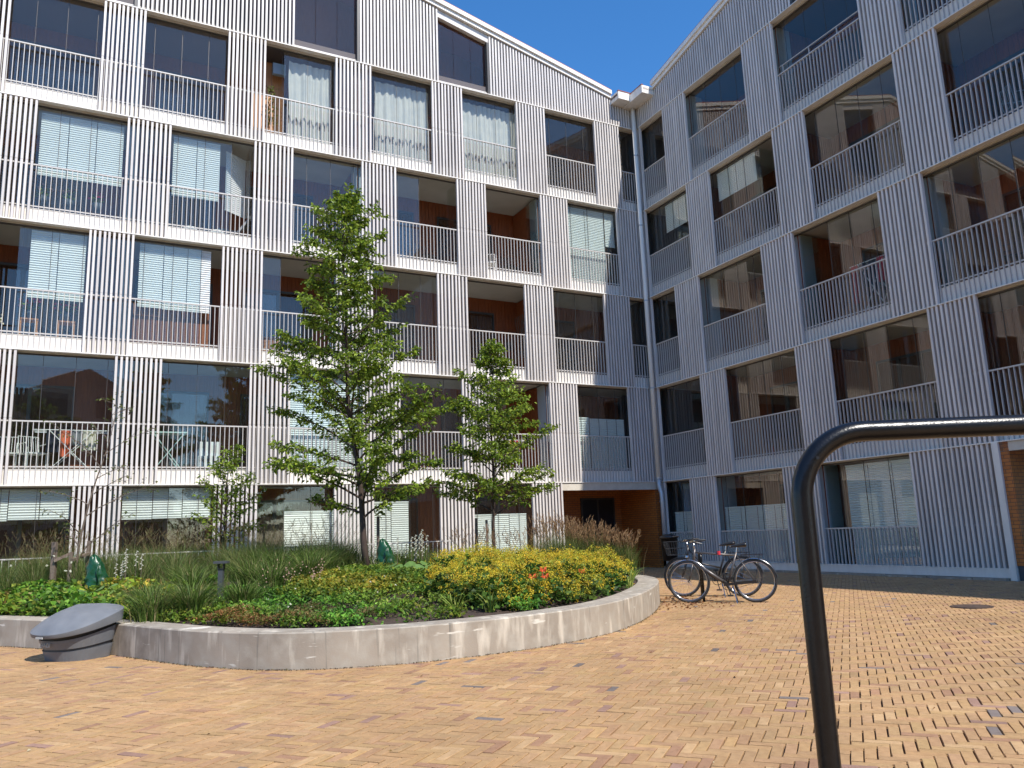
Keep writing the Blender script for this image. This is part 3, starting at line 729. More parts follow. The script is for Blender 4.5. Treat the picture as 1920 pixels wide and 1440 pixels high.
# ------------------------------------------------------------------ vegetation generators
def leaf_mesh(P, Dd, size, width=.5, fold=.25, cols=None):
    """P base points, Dd directions; each leaf two triangles folded on the midrib"""
    n = len(P); up = unit(rng.normal(0, 1, (n, 3)) + np.array([0, 0, 1.6])); side = unit(np.cross(Dd, up)); nrm = unit(np.cross(side, Dd))
    s = size[:, None]; tip = P + Dd * s - nrm * s * .12; mid = P + Dd * s * .45
    l = mid + side * s * width / 2 + nrm * s * fold * width; r_ = mid - side * s * width / 2 + nrm * s * fold * width
    V = np.stack([P, l, tip, r_], 1); F = np.array([(0, 1, 2), (0, 2, 3)])[None] + 4 * np.arange(n)[:, None, None]
    return V.reshape(-1, 3), F.reshape(-1, 3), (np.repeat(cols, 2, axis=0) if cols is not None else None)
def mixcols(n, pal, wts, jit=.12):
    pal = np.array(pal, float); i = rng.choice(len(pal), n, p=np.array(wts) / sum(wts)); return np.clip(1.18 * pal[i] * (1 + rng.normal(0, jit, (n, 1))), .004, 1)
def blades(P, h, dirs, lean, width, cols, seg=3):
    n = len(P); V = []; side = np.stack([-dirs[:, 1], dirs[:, 0], np.zeros(n)], 1); d3 = np.c_[dirs, np.zeros(n)]
    tw = rng.normal(0, .6, n)[:, None]; side = unit(side + d3 * tw)
    for i in range(seg + 1):
        t = i / seg; c = P + d3 * (lean * h * t ** 2)[:, None] + np.array([0, 0, 1]) * (h * (t - .28 * lean * t ** 3))[:, None]
        wd = (width * (1 - t) ** .7 * .5)[:, None]
        if i < seg: V += [c - side * wd, c + side * wd]
        else: V.append(c)
    V = np.stack(V, 1); k = 2 * seg + 1; F = []
    for i in range(seg - 1): a = 2 * i; F += [(a, a + 1, a + 3), (a, a + 3, a + 2)]
    F.append((2 * seg - 2, 2 * seg - 1, 2 * seg)); F = np.array(F)
    nf = len(F); FF = (F[None] + k * np.arange(n)[:, None, None]).reshape(-1, 3)
    return V.reshape(-1, 3), FF, np.repeat(cols, nf, axis=0)
def join(parts):
    V = []; F = []; C_ = []; o = 0
    for v, f, c in parts: V.append(v); F.append(f + o); C_.append(c); o += len(v)
    return np.concatenate(V), np.concatenate(F), np.concatenate(C_)
GREEN = [(.11, .18, .020), (.19, .27, .030), (.28, .35, .042), (.05, .09, .015)]
def tree(name, label, trunk, r0, prof, nbr, nsub, nleaf, lsize, pal, wts, barkm, el=(20, 50), seed=1, zstart=1.3, group=None, droop=.0):
    rnd = random.Random(seed); trunk = [Vector(p) for p in trunk]; base = trunk[0]
    root = empty(name, base, 0, label, 'tree', group)
    rel = [p - base for p in trunk]; H = rel[-1].z
    def tp(z):
        for a, b in zip(rel[:-1], rel[1:]):
            if a.z <= z <= b.z: return a.lerp(b, (z - a.z) / (b.z - a.z))
        return rel[-1].copy()
    N_ = 14; pts = []
    for i in range(N_ + 1):
        z = H * i / N_; p = tp(z); j = .02 * math.sin(z * 3.1 + seed); pts.append((p.x + j, p.y + .02 * math.cos(z * 2.3), z))
    rs = [max(.004, r0 * (1 - i / N_) ** .85 + (r0 * .25 if i == 0 else 0)) for i in range(N_ + 1)]
    MB().tube(pts, rs, 9).build('trunk', barkm, root, smooth=True)
    lim = MB(); LP = []; LD = []
    zs = [p[0] for p in prof]; rr = [p[1] for p in prof]
    for i in range(nbr):
        t = (i + rnd.random() * .6) / nbr; z0 = zstart + (H - zstart) * t ** .92 * .97
        az = i * 2.399963 + rnd.uniform(-.4, .4); R = float(np.interp(z0 + .25, zs, rr)) * rnd.uniform(.72, 1.18); e = rad(rnd.uniform(*el))
        if R < .06: continue
        o = tp(z0); d = Vector((math.cos(az), math.sin(az), 0)); pl = []
        for k in range(6):
            u_ = k / 5; pl.append(o + d * R * u_ + Vector((rnd.uniform(-.03, .03), rnd.uniform(-.03, .03), R * math.tan(e) * (u_ - .35 * u_ * u_) - droop * u_ * u_)))
        br = max(.006, r0 * .30 * (1 - t) + .006); lim.tube(pl, [br * (1 - .8 * k / 5) for k in range(6)], 5, cap=False)
        ns = max(3, int(nsub * (.35 + R)))
        for j in range(ns):
            u_ = .18 + .82 * (j + rnd.random()) / ns; k = min(4, int(u_ * 5)); p = pl[k].lerp(pl[k + 1], u_ * 5 - k)
            sd = az + rnd.choice((-1, 1)) * rnd.uniform(.4, 1.3); sl_ = rnd.uniform(.14, .42) * (1.15 - .5 * u_) * min(1, R + .3)
            q = p + Vector((math.cos(sd) * sl_, math.sin(sd) * sl_, sl_ * rnd.uniform(-.15, .75)))
            lim.tube([p, (p + q) / 2 + Vector((0, 0, .02)), q], [.004, .003, .002], 3, cap=False)
            nl = max(4, int(nleaf * rnd.uniform(.6, 1.3)))
            for m in range(nl):
                w_ = rnd.random() ** .7; b = p.lerp(q, w_) + Vector((rnd.gauss(0, .03), rnd.gauss(0, .03), rnd.gauss(0, .025)))
                dd = (q - p).normalized() * .5 + Vector((rnd.gauss(0, .7), rnd.gauss(0, .7), rnd.gauss(-.35, .4)))
                LP.append(b); LD.append(dd.normalized())
    # leafy leader
    for m in range(int(nleaf * 9)):
        z = H - rnd.random() ** 1.3 * 1.3; o = tp(z); a = rnd.uniform(0, 6.28); rad_ = (H - z) * .22 * rnd.random() + .03
        LP.append(o + Vector((math.cos(a) * rad_, math.sin(a) * rad_, 0))); LD.append(Vector((math.cos(a), math.sin(a), rnd.uniform(-.2, .9))).normalized())
    lim.build('limb', barkm, root, smooth=True)
    LP = np.array([tuple(p) for p in LP]); LD = np.array([tuple(p) for p in LD]); n = len(LP)
    V, F, Cc = leaf_mesh(LP, LD, rng.uniform(.7, 1.25, n) * lsize, .55, .3, mixcols(n, pal, wts, .18))
    np_mesh('crown', V, F, M_leaf, Cc, parent=root); return root
def gp(x, y): return (x, y, gz(x, y) - .03)
b1 = (-2.76, 14.86)
tree('hornbeam_tree', 'tallest young tree with narrow pointed crown beside the green watering bag', [(*b1, gz(*b1) - .03), (-2.86, 14.86, 1.7), (-2.95, 14.8, 2.8), (-3.14, 14.86, 3.8), (-3.16, 14.9, 5.6), (-3.24, 14.86, 6.7), (-3.12, 14.86, 8.2)],
     .062, [(1, .35), (1.35, 1.1), (1.9, 1.45), (2.7, 1.6), (3.3, 1.55), (4.0, 1.15), (5, .95), (6.2, .85), (7, .5), (7.5, .2)], 96, 14, 13, .090, GREEN, (3, 4, 3, 1.5), M_bark, el=(18, 50), seed=3, zstart=1.05)
b2 = (-.50, 17.0)
tree('young_tree', 'second young tree standing in front of slats right of the tallest tree', [(*b2, gz(*b2) - .03), (-.48, 17, 2.3), (-.46, 17, 3.6), (-.42, 17, 5.45)],
     .040, [(.9, .3), (1.4, 1.35), (1.9, 1.5), (2.4, 1.2), (3, 1.05), (3.8, .75), (4.4, .5), (4.9, .2)], 56, 13, 12, .092, GREEN, (3, 4, 3, 1.5), M_bark, el=(14, 48), seed=8, zstart=1.25)
b3 = (-8.0, 14.6)
tree('sparse_sapling', 'thin sapling with few leaves tied to wooden stakes at far left', [(*b3, gz(*b3) - .03), (-7.95, 14.6, 1.4), (-7.72, 14.6, 2.3), (-7.55, 14.6, 3.0), (-7.35, 14.6, 4.1)],
     .026, [(.4, .6), (1.2, 1.0), (2.4, .9), (3.2, .6), (3.6, .3)], 13, 5, 4, .065, [(.09, .12, .03), (.14, .15, .05), (.10, .08, .05)], (3, 2, 1), M_bark2, el=(25, 55), seed=5, zstart=.5)
b4 = (-6.0, 16.4)
tree('shrubby_tree', 'bushy upright young tree of several stems right of the far left sapling', [(*b4, gz(*b4) - .03), (-5.98, 16.4, 1.4), (-5.95, 16.4, 2.2), (-5.85, 16.4, 3.15)],
     .03, [(.3, .3), (.7, .65), (1.3, .62), (1.9, .45), (2.3, .25)], 24, 12, 10, .075, GREEN, (2, 4, 3, 1), M_bark, el=(45, 68), seed=11, zstart=.35)

def region(n, box, test=None, dmin=.42):
    P = np.c_[rng.uniform(box[0], box[1], n), rng.uniform(box[2], box[3], n)]; m = inside(P) & (edge_dist(P) > dmin)
    if test is not None: m &= test(P)
    P = P[m]; return np.c_[P, ground(P)]
def scatter_blades(name, P, hr, lean, width, pal, wts, parent=None, kind='stuff', seg=3):
    n = len(P); a = rng.uniform(0, 2 * math.pi, n); h = rng.uniform(*hr, n)
    V, F, Cc = blades(P, h, np.c_[np.cos(a), np.sin(a)], rng.uniform(*lean, n), rng.uniform(.6, 1.2, n) * width, mixcols(n, pal, wts), seg)
    return V, F, Cc
def clump(x, y, n, h, spread, pal, wts, width=.008, leanr=(.2, 1.0), z=None):
    a = rng.uniform(0, 2 * math.pi, n); r_ = np.abs(rng.normal(0, .28, n)) * spread; P = np.c_[x + np.cos(a) * r_, y + np.sin(a) * r_, np.zeros(n)]; P[:, 2] = gz(x, y) if z is None else z
    a2 = a + rng.normal(0, .5, n); hh = h * rng.uniform(.55, 1.1, n)
    return blades(P, hh, np.c_[np.cos(a2), np.sin(a2)], rng.uniform(*leanr, n), rng.uniform(.6, 1.2, n) * width, mixcols(n, pal, wts))
GP = [(.07, .12, .022), (.11, .155, .032), (.18, .19, .065), (.04, .065, .015)]; GW = (4, 3, 2, 1)
TAN = [(.27, .165, .085), (.20, .115, .06), (.34, .225, .12)]
BRN = [(.22, .15, .075), (.16, .10, .055), (.25, .20, .10), (.15, .16, .06)]
def plumes(P, h, lean, L_, wd, pal):
    """stalk with a slim feathery head"""
    n = len(P); a = rng.uniform(0, 2 * math.pi, n); d = np.c_[np.cos(a), np.sin(a)]; ln = rng.uniform(*lean, n)
    parts = [blades(P, h, d, ln, np.full(n, .0045), mixcols(n, [(.20, .19, .07), (.16, .20, .05)], (1, 1)))]
    tip = P + np.c_[d, np.zeros(n)] * (ln * h)[:, None] + np.array([0, 0, 1]) * (h * (1 - .28 * ln))[:, None]
    dr_ = unit(np.c_[d * ln[:, None] * 1.6, np.ones(n)]); m = 9; Pp = []; Dp = []
    for j in range(m):
        t = j / m; Pp.append(tip - dr_ * (L_ * (1 - t))[:, None]); Dp.append(unit(dr_ * 1.0 + rng.normal(0, .22, (n, 3))))
    Pp = np.concatenate(Pp); Dp = np.concatenate(Dp); sz = np.tile(L_, m) * rng.uniform(.25, .45, n * m)
    parts.append(leaf_mesh(Pp, Dp, sz, wd, .2, mixcols(n * m, pal, np.ones(len(pal)))))
    return parts
# feather reed grass at the right end of the bed, with tan plumes
spots = [(.55 + i * .27 + rng.uniform(-.08, .08), 16.6 - i * .17 + rng.uniform(-.2, .2)) for i in range(7)] + [(.75 + i * .27, 15.6 + rng.uniform(-.2, .2)) for i in range(5)]
for x, y in spots:
    hh = float(np.interp(x, [.5, 1.2, 2.2], [1.15, 1.05, .80])); n = 34; a = rng.uniform(0, 6.28, n); r_ = rng.uniform(0, .16, n)
    P = np.c_[x + np.cos(a) * r_, y + np.sin(a) * r_, np.full(n, gz(x, y))]
    V, F, Cc = join([clump(x, y, 420, hh * .82, .35, [(.06, .12, .02), (.10, .15, .03), (.17, .17, .06), (.22, .17, .08)], (3, 3, 2, 1.3), .0075, (.05, .55))] + plumes(P, rng.uniform(.85, 1.15, n) * hh, (.05, .38), rng.uniform(.14, .24, n), .16, TAN))
    o = np_mesh('feather_grass', V, F, M_grass, Cc)
    tag(o, 'tall feather grass clump with tan plumes by the entrance passage', 'grass', 'feather grass clumps beside the passage')
# softer tan grass in the middle behind the yellow flowers
for x, y in [(-1.2, 16.2), (-.7, 16.0), (-.2, 15.9), (.25, 15.9), (-.9, 17.4), (.1, 17.3)]:
    n = 26; a = rng.uniform(0, 6.28, n); r_ = rng.uniform(0, .16, n); P = np.c_[x + np.cos(a) * r_, y + np.sin(a) * r_, np.full(n, gz(x, y))]
    V, F, Cc = join([clump(x, y, 420, .62, .4, GP + [(.22, .17, .08)], (4, 3, 2, 1, 1.6), .008, (.2, .9))] + plumes(P, rng.uniform(.75, 1.05, n), (.15, .6), rng.uniform(.12, .2, n), .16, TAN))
    o = np_mesh('tufted_grass', V, F, M_grass, Cc); tag(o, 'loose green grass tuft behind the yellow flowers in front of striped slats', 'grass', 'loose grass tufts behind the yellow flowers')
# long band of airy brown-flowered grasses in front of the fence, left half of the bed
for i in range(68):
    x = rng.uniform(-11.2, -3.2); y = 15.2 + rng.uniform(-.7, 1.6) - (x + 7) * -.10
    n = 16; a = rng.uniform(0, 6.28, n); r_ = rng.uniform(0, .18, n)
    if not inside(np.array([[x, y]]))[0]: continue
    P = np.c_[x + np.cos(a) * r_, y + np.sin(a) * r_, np.full(n, gz(x, y))]
    V, F, Cc = join([clump(x, y, 270, .80, .5, [(.08, .14, .028), (.15, .18, .055), (.24, .20, .095), (.05, .09, .02)], (3, 3, 2, 2), .010, (.2, .9))] + plumes(P, rng.uniform(.75, 1.25, n), (.15, .7), rng.uniform(.10, .18, n), .10, BRN))
    o = np_mesh('airy_grass', V, F, M_grass, Cc); tag(o, 'airy brownish grass clump growing along the low white fence', 'grass', 'airy grass clumps along the fence')
# fresh green grass tufts nearer the wall
for (x, y, h) in [(-4.55, 10.15, .55), (-4.15, 10.35, .6), (-3.7, 10.9, .5), (-5.0, 11.0, .55), (-4.75, 11.5, .42), (-4.15, 12.7, .7), (-3.7, 12.2, .60), (-5.0, 12.5, .6), (-4.0, 13.6, .75), (-3.4, 13.2, .72), (-3.45, 14.4, .75), (-3.9, 15.0, .8), (-3.4, 15.8, .8), (-4.6, 14.4, .7), (-5.4, 13.4, .6), (-2.4, 16.0, .7), (-2.0, 16.4, .7)]:
    V, F, Cc = clump(x, y, 430, h, .42, [(.065, .12, .02), (.10, .165, .028), (.17, .21, .055), (.03, .055, .012), (.22, .19, .09)], (3, 4, 3, 2, 1.4), .0145, (.25, 1.15))
    o = np_mesh('green_grass_tuft', V, F, M_grass, Cc); tag(o, 'lush green arching grass tuft between the concrete wall and the bollard lamp' if y < 12 else 'long green arching grass tuft behind the bollard lamp' if y < 14.1 else 'long green grass tuft left of the tallest tree near the fence', 'grass', 'green grass tufts before the bollard lamp' if y < 12 else 'green grass tufts behind the bollard lamp' if y < 14.1 else 'green grass tufts near the fence')
# yellow lady's mantle mass
MASS = np.array([(-.95, 10.2), (-.35, 9.65), (.15, 9.85), (.7, 10.35), (1.1, 10.95), (1.45, 11.9), (1.8, 13.0), (2.0, 14.2), (1.6, 14.9), (.6, 14.3), (-.1, 14.6), (-1.0, 14.2), (-1.35, 13.0), (-1.35, 11.2)])
def in_mass(P): return inside(P, MASS)
def mass_h(P):
    d = np.full(len(P), 9.)
    for i in range(len(MASS)):
        a = MASS[i]; b = MASS[(i + 1) % len(MASS)]; ab = b - a; t = np.clip(((P[:, :2] - a) @ ab) / (ab @ ab), 0, 1); d = np.minimum(d, np.linalg.norm(P[:, :2] - a - t[:, None] * ab, axis=1))
    return .12 + .28 * np.clip(d / .4, 0, 1) ** .5 + .13 * np.sin(P[:, 0] * 5.1 + 1) * np.sin(P[:, 1] * 4.3) + .07 * np.sin(P[:, 0] * 11) * np.sin(P[:, 1] * 9.7)
def mound(n, box, test, hfun, lsz, pal, wts, up=.6, wd=.8, depth=.35, dmin=.42):
    P = region(n, box, test, dmin); n = len(P); h = hfun(P); P[:, 2] += h * (1 - depth * rng.random(n) ** 1.5); a = rng.uniform(0, 6.28, n)
    Dd = unit(np.c_[np.cos(a), np.sin(a), rng.normal(up, .5, n)]); cc = mixcols(n, pal, wts, .18) * (1 + .28 * np.sin(P[:, 0] * 3.7 + 2 * np.sin(P[:, 1] * 2.1)) * np.sin(P[:, 1] * 3.3 + 1))[:, None] * np.array([1, 1, 1]); cc[:, 0] *= 1 + .25 * np.sin(P[:, 0] * 2.3 + P[:, 1] * 1.7)
    return leaf_mesh(P, Dd, rng.uniform(.45, 1.5, n) * lsz, wd, .25, np.clip(cc, .004, 1))
bx_m = (-1.5, 2.2, 9.4, 15.1)
leafm = mound(17000, bx_m, in_mass, lambda P: mass_h(P) * .92, .075, [(.06, .12, .02), (.09, .16, .025), (.035, .07, .015)], (3, 2, 2), .2, .95, .9, .42)
clus = region(6800, bx_m, in_mass); hh = mass_h(clus); clus[:, 2] += hh * (1.12 - .6 * rng.random(len(clus)) ** 2.2) + np.where(rng.random(len(clus)) < .12, .07 * rng.random(len(clus)), 0); k = 15
Pf = np.repeat(clus, k, axis=0) + rng.normal(0, 1, (len(clus) * k, 3)) * np.array([.026, .026, .022]); a = rng.uniform(0, 6.28, len(Pf)); Df = unit(np.c_[np.cos(a), np.sin(a), rng.normal(.7, .5, len(Pf))])
ccol = mixcols(len(clus), [(.54, .43, .035), (.44, .41, .04), (.58, .38, .03), (.33, .37, .05), (.38, .26, .05)], (4, 3, 3, 2, 1), .1)
fl = leaf_mesh(Pf, Df, rng.uniform(.014, .026, len(Pf)), .8, .2, np.repeat(ccol, k, axis=0) * (1 + rng.normal(0, .12, (len(Pf), 1))))
V, F, Cc = join([leafm, fl]); o = np_mesh('yellow_flowers', V, F, M_herb, np.clip(Cc, .01, 1), kind='stuff'); tag(o, 'broad mound of frothy yellow-green flowers along the wall', 'flowers')
# yellow-green carpet left of the mound and around the tree
car = mound(26000, (-3.4, -1.0, 10.4, 15.2), lambda P: (P[:, 1] > 11.1 - .6 * np.sin(P[:, 0] * 2)), lambda P: .17 + .05 * np.sin(P[:, 0] * 6) * np.sin(P[:, 1] * 5), .045, [(.13, .18, .02), (.20, .22, .025), (.08, .14, .02), (.26, .24, .03)], (3, 3, 2, 2), .5, .8, .6)
V, F, Cc = car; o = np_mesh('barrenwort_carpet', V, F, M_herb, Cc, kind='stuff'); tag(o, 'low yellow-green leafy carpet round the foot of the tallest tree', 'ground cover')
car = mound(34000, (-12, -4.7, 10.2, 14.8), lambda P: (edge_dist(P[:, :2]) < 2.6) & (P[:, 0] < -4.6), lambda P: .20 + .09 * np.sin(P[:, 0] * 5) * np.sin(P[:, 1] * 4.1) + .05 * np.sin(P[:, 0] * 13) * np.sin(P[:, 1] * 11), .085, [(.12, .21, .02), (.19, .28, .03), (.07, .13, .02), (.28, .27, .04), (.24, .17, .05)], (3, 3, 3, 1.5, .6), .45, .75, .9, .33)
V, F, Cc = car; o = np_mesh('bright_leafy_cover', V, F, M_herb, Cc, kind='stuff'); tag(o, 'bright lime leafy ground cover behind the grey sand bin', 'ground cover')
# reddish-brown sedum along the front edge
def sed(P): return (((P[:, 0] + 2.75) / 1.15) ** 2 + ((P[:, 1] - 9.35 + .25 * (P[:, 0] + 2.75)) / .48) ** 2) < 1
car = mound(26000, (-4.2, -1.4, 8.5, 10.6), sed, lambda P: .12 + .04 * np.sin(P[:, 0] * 7), .030, [(.17, .10, .035), (.13, .13, .03), (.22, .13, .05), (.09, .12, .02)], (3, 2, 1, 2), .7, .7, .5, .38)
V, F, Cc = car; o = np_mesh('red_sedum_mat', V, F, M_herb, Cc, kind='stuff'); tag(o, 'low reddish-brown creeping mat along the front of the wall', 'ground cover')
# mixed weeds and small herbs over the middle
def noise2(P, s, t): return np.sin(P[:, 0] * s + 1.3) * np.sin(P[:, 1] * s * 1.1 + t) + .6 * np.sin(P[:, 0] * s * 2.3 + t) * np.sin(P[:, 1] * s * 1.9)
car = mound(40000, (-4.6, .6, 8.6, 13), lambda P: (noise2(P, 4.2, .4) > -.15 + .50 * np.clip(P[:, 0] + 1.5, 0, 3)) & (P[:, 0] < .2), lambda P: .09 + .05 * rng.random(len(P)), .05, [(.09, .19, .02), (.15, .25, .03), (.06, .11, .02), (.20, .24, .04)], (3, 3, 2, 1), .6, .55, .8, .38)
V, F, Cc = car; o = np_mesh('mixed_herbs', V, F, M_herb, Cc, kind='stuff'); tag(o, 'patchy fresh green seedlings over dark soil in the bed', 'ground cover')
# filler leaves and grass farther back so soil does not show there
P = region(9000, (-12, .8, 13.5, 21)); V, F, Cc = scatter_blades('x', P, (.25, .55), (.2, .9), .010, GP, GW)
o = np_mesh('meadow_grass', V, F, M_grass, Cc, kind='stuff'); tag(o, 'dense dark green grass filling the back of the bed', 'grass')
# individual plants
def tuft(name, x, y, n, h, w_, pal, label, cat, group=None, lean=(.4, 1.2)):
    V, F, Cc = clump(x, y, n, h, .12, pal, np.ones(len(pal)), w_, lean); o = np_mesh(name, V, F, M_grass, Cc); tag(o, label, cat, group); return o
DAY = [(.22, .30, .05), (.30, .34, .08), (.14, .24, .04)]
for (px, py) in [(855, 1158), (920, 1148), (1008, 1136), (1100, 1122), (1180, 1104)]:
    X0, Y0, _ = at(px, py, 1); dirx = X0; # find soil point on this ray
    for Y in np.arange(8.4, 14, .05):
        p = at(px, py, Y)
        if p[2] < gz(p[0], p[1]): break
    tuft('daylily_plant', p[0], p[1], 26, .42, .020, DAY, {855: 'leftmost strappy daylily clump on bare soil at the wall', 920: 'daylily clump on bare soil, second from the left', 1008: 'daylily clump under the group of coral blooms', 1100: 'daylily clump under the single coral bloom', 1180: 'rightmost daylily clump before the yellow flowers'}[px], 'plant', 'daylily clumps along the wall')
    if px in (1008, 1100):
        for j, (dx, dz) in enumerate([(-.05, .36), (.09, .44), (.11, .36)][: 3 if px == 1008 else 1]):
            fx, fy, fz = p[0] + dx, p[1] - .05, p[2] + dz
            fo = empty('lily_flower', (fx, fy, fz), 0, 'single coral red bloom at the right of the yellow flowers' if px == 1100 else ['leftmost and lowest coral bloom of the group of three', 'topmost coral bloom of the group of three', 'lower right coral bloom of the group of three'][j], 'flower', 'coral lily blooms before the yellow flowers')
            for t in range(6):
                a = t * math.pi / 3; m = MB(); q = [Vector((0, 0, 0))] ; d = Vector((math.cos(a), math.sin(a) * .7 - .5, math.sin(a) * .5)).normalized(); s = d.cross(Vector((0, 1, .2))).normalized()
                m.v = [(0, 0, 0), tuple(d * .035 + s * .014), tuple(d * .065), tuple(d * .035 - s * .014)]; m.f = [(0, 1, 2, 3)]; m.m = [0]; m.build('petal', M_lily, fo)
            MB().tube([(0, .01, -dz), (0, .005, -dz / 2), (0, 0, 0)], .004, 5).build('stem', M_bark2, fo)
# hosta with big round leaves + white flower spikes
def hosta(px, py, Y, n, R, label, spikes):
    p = at(px, py, Y); z0 = gz(p[0], p[1]); r = empty('hosta_plant', (p[0], p[1], z0), 0, label, 'plant')
    me = MB(); K = 12
    me.v = [(0, 0, 0)] + [(math.cos(k * 6.283 / K) * .10 + .08, math.sin(k * 6.283 / K) * .085, .012 * math.cos(2 * k * 6.283 / K) + .018) for k in range(K)]
    me.v[0] = (.08, 0, 0); me.f = [(0, 1 + k, 1 + (k + 1) % K) for k in range(K)]; me.m = [0] * K
    o = me.build('leaf', HM, r)
    for i in range(n):
        q = o if i == 0 else link('leaf', o.data, r); a = i * 2.4; rr = R * math.sqrt((i + 1) / n)
        q.location = (math.cos(a) * rr, math.sin(a) * rr, .34 - .20 * (rr / R) + random.uniform(-.03, .03)); q.rotation_euler = (random.uniform(-.25, .25), .35, a); q.scale = [random.uniform(.9, 1.3)] * 3
    sp = MB()
    for i in range(spikes):
        x, y = random.uniform(-.3, .3), random.uniform(0, .25); h = random.uniform(.5, .8); sp.mi = 0; sp.tube([(x, y, .1), (x + .02, y, h)], .004, 4)
        sp.mi = 1
        for j in range(9):
            zz = h - j * .028; a = j * 2.1; sp.beam((x + .01, y, zz), (x + .01 + .030 * math.cos(a), y + .030 * math.sin(a), zz - .015), .012, .012)
    if spikes: sp.build('flower_spike', [M_bark2, M_whitep], r)
HM = mat('hosta_leaf', (.16, .27, .07), .45, trans=.25, noise=(.12, .22, .055), nscale=14, bump=.3)
hosta(770, 1082, 13.6, 20, .45, 'pale green hosta with round leaves and white flower spikes beside green bag', 12)
hosta(845, 1072, 14.4, 14, .35, 'smaller hosta with round leaves left of the yellow flower mound', 0)
hosta(225, 1105, 13.2, 14, .4, 'hosta with cream flower spikes right of the far left watering bag', 7)
# pale and purple small blossoms
for (n, box, m, nm, lab, s, hz) in [(26, (-4.3, -2.8, 11.2, 12.8), M_blush, 'pink_blossoms', 'loose pale pink wispy blossoms above the weeds left of the tree', .013, (.2, .5)), (14, (-3.2, -.8, 9.2, 12), M_whitep, 'white_blossoms', 'tiny white blossoms dotted over the low leafy carpet', .016, (.15, .2)), (11, (-9.5, -7, 12.4, 14.2), M_whitep, 'white_blossoms', 'white drooping blossoms among grasses at far left', .026, (.5, .8))]:
    P = region(n * 3, box)[:n]; mb = MB()
    for p in P:
        h = random.uniform(*hz)
        for q in range(5 if s < .014 else 1 if s < .03 else 2):
            c = Vector((p[0] + random.gauss(0, .03), p[1] + random.gauss(0, .03), p[2] + h * (1 - q * .09)))
            for a in range(3):
                d = Vector((random.gauss(0, 1), random.gauss(0, 1), random.gauss(0, 1))).normalized() * s; e = d.orthogonal().normalized() * s * .6; b = len(mb.v)
                mb.v += [tuple(c - d), tuple(c + e), tuple(c + d), tuple(c - e)]; mb.f.append((b, b + 1, b + 2, b + 3)); mb.m.append(0)
    o = mb.build(nm, m, kind='stuff'); tag(o, lab, 'flowers')
# dry leaves on paving by the wall end
nlv = 260; th = rng.uniform(0, 1, nlv); P = np.c_[2.35 + rng.normal(.35, .35, nlv), rng.uniform(12.6, 14.8, nlv)]; P = P[~inside(P)]; n = len(P); a = rng.uniform(0, 6.28, n)
V, F, Cc = leaf_mesh(np.c_[P, np.full(n, .02)], unit(np.c_[np.cos(a), np.sin(a), rng.normal(0, .15, n)]), rng.uniform(.03, .06, n), .6, .3, mixcols(n, [(.20, .08, .03), (.28, .14, .05), (.12, .05, .025)], (1, 1, 1)))
o = np_mesh('fallen_leaves', V, F, M_herb, Cc, kind='stuff'); tag(o, 'scattered dry brown leaves at the wall end under the bicycles', 'leaves')
nlv = 90; P = np.c_[rng.uniform(-6, 7, nlv), rng.uniform(4.5, 13, nlv)]; P = P[~inside(P)]; n = len(P); a = rng.uniform(0, 6.28, n)
V, F, Cc = leaf_mesh(np.c_[P, np.full(n, .012)], unit(np.c_[np.cos(a), np.sin(a), rng.normal(0, .1, n)]), rng.uniform(.012, .035, n), .6, .3, mixcols(n, [(.20, .10, .04), (.30, .22, .08), (.08, .05, .03), (.5, .45, .3)], (2, 1, 2, .6)))
o = np_mesh('paving_litter', V, F, M_herb, Cc, kind='stuff'); tag(o, 'few tiny dry leaf bits scattered over the open brick paving', 'leaves')
# moss and grit line along the wall foot
n = 2600; t = rng.integers(2, len(PL) - 2, n); P = PL[t] + rng.normal(0, .05, (n, 2)) ; nrm = PL[t] - inner[t]; nrm /= np.linalg.norm(nrm, axis=1)[:, None]; P = PL[t] + (PL[np.minimum(t + 1, len(PL) - 1)] - PL[t]) * rng.random((n, 1)) + nrm * np.abs(rng.normal(0, .022, (n, 1))); a = rng.uniform(0, 6.28, n)
V, F, Cc = leaf_mesh(np.c_[P, np.full(n, .008)], unit(np.c_[np.cos(a), np.sin(a), rng.normal(.3, .3, n)]), rng.uniform(.008, .022, n), .6, .3, mixcols(n, [(.06, .035, .02), (.10, .06, .03), (.06, .09, .03), (.14, .13, .05)], (3, 2, 1, 1)))
o = np_mesh('wall_foot_litter', V, F, M_herb, Cc, kind='stuff'); tag(o, 'thin line of dirt and moss where paving meets the concrete wall', 'litter')

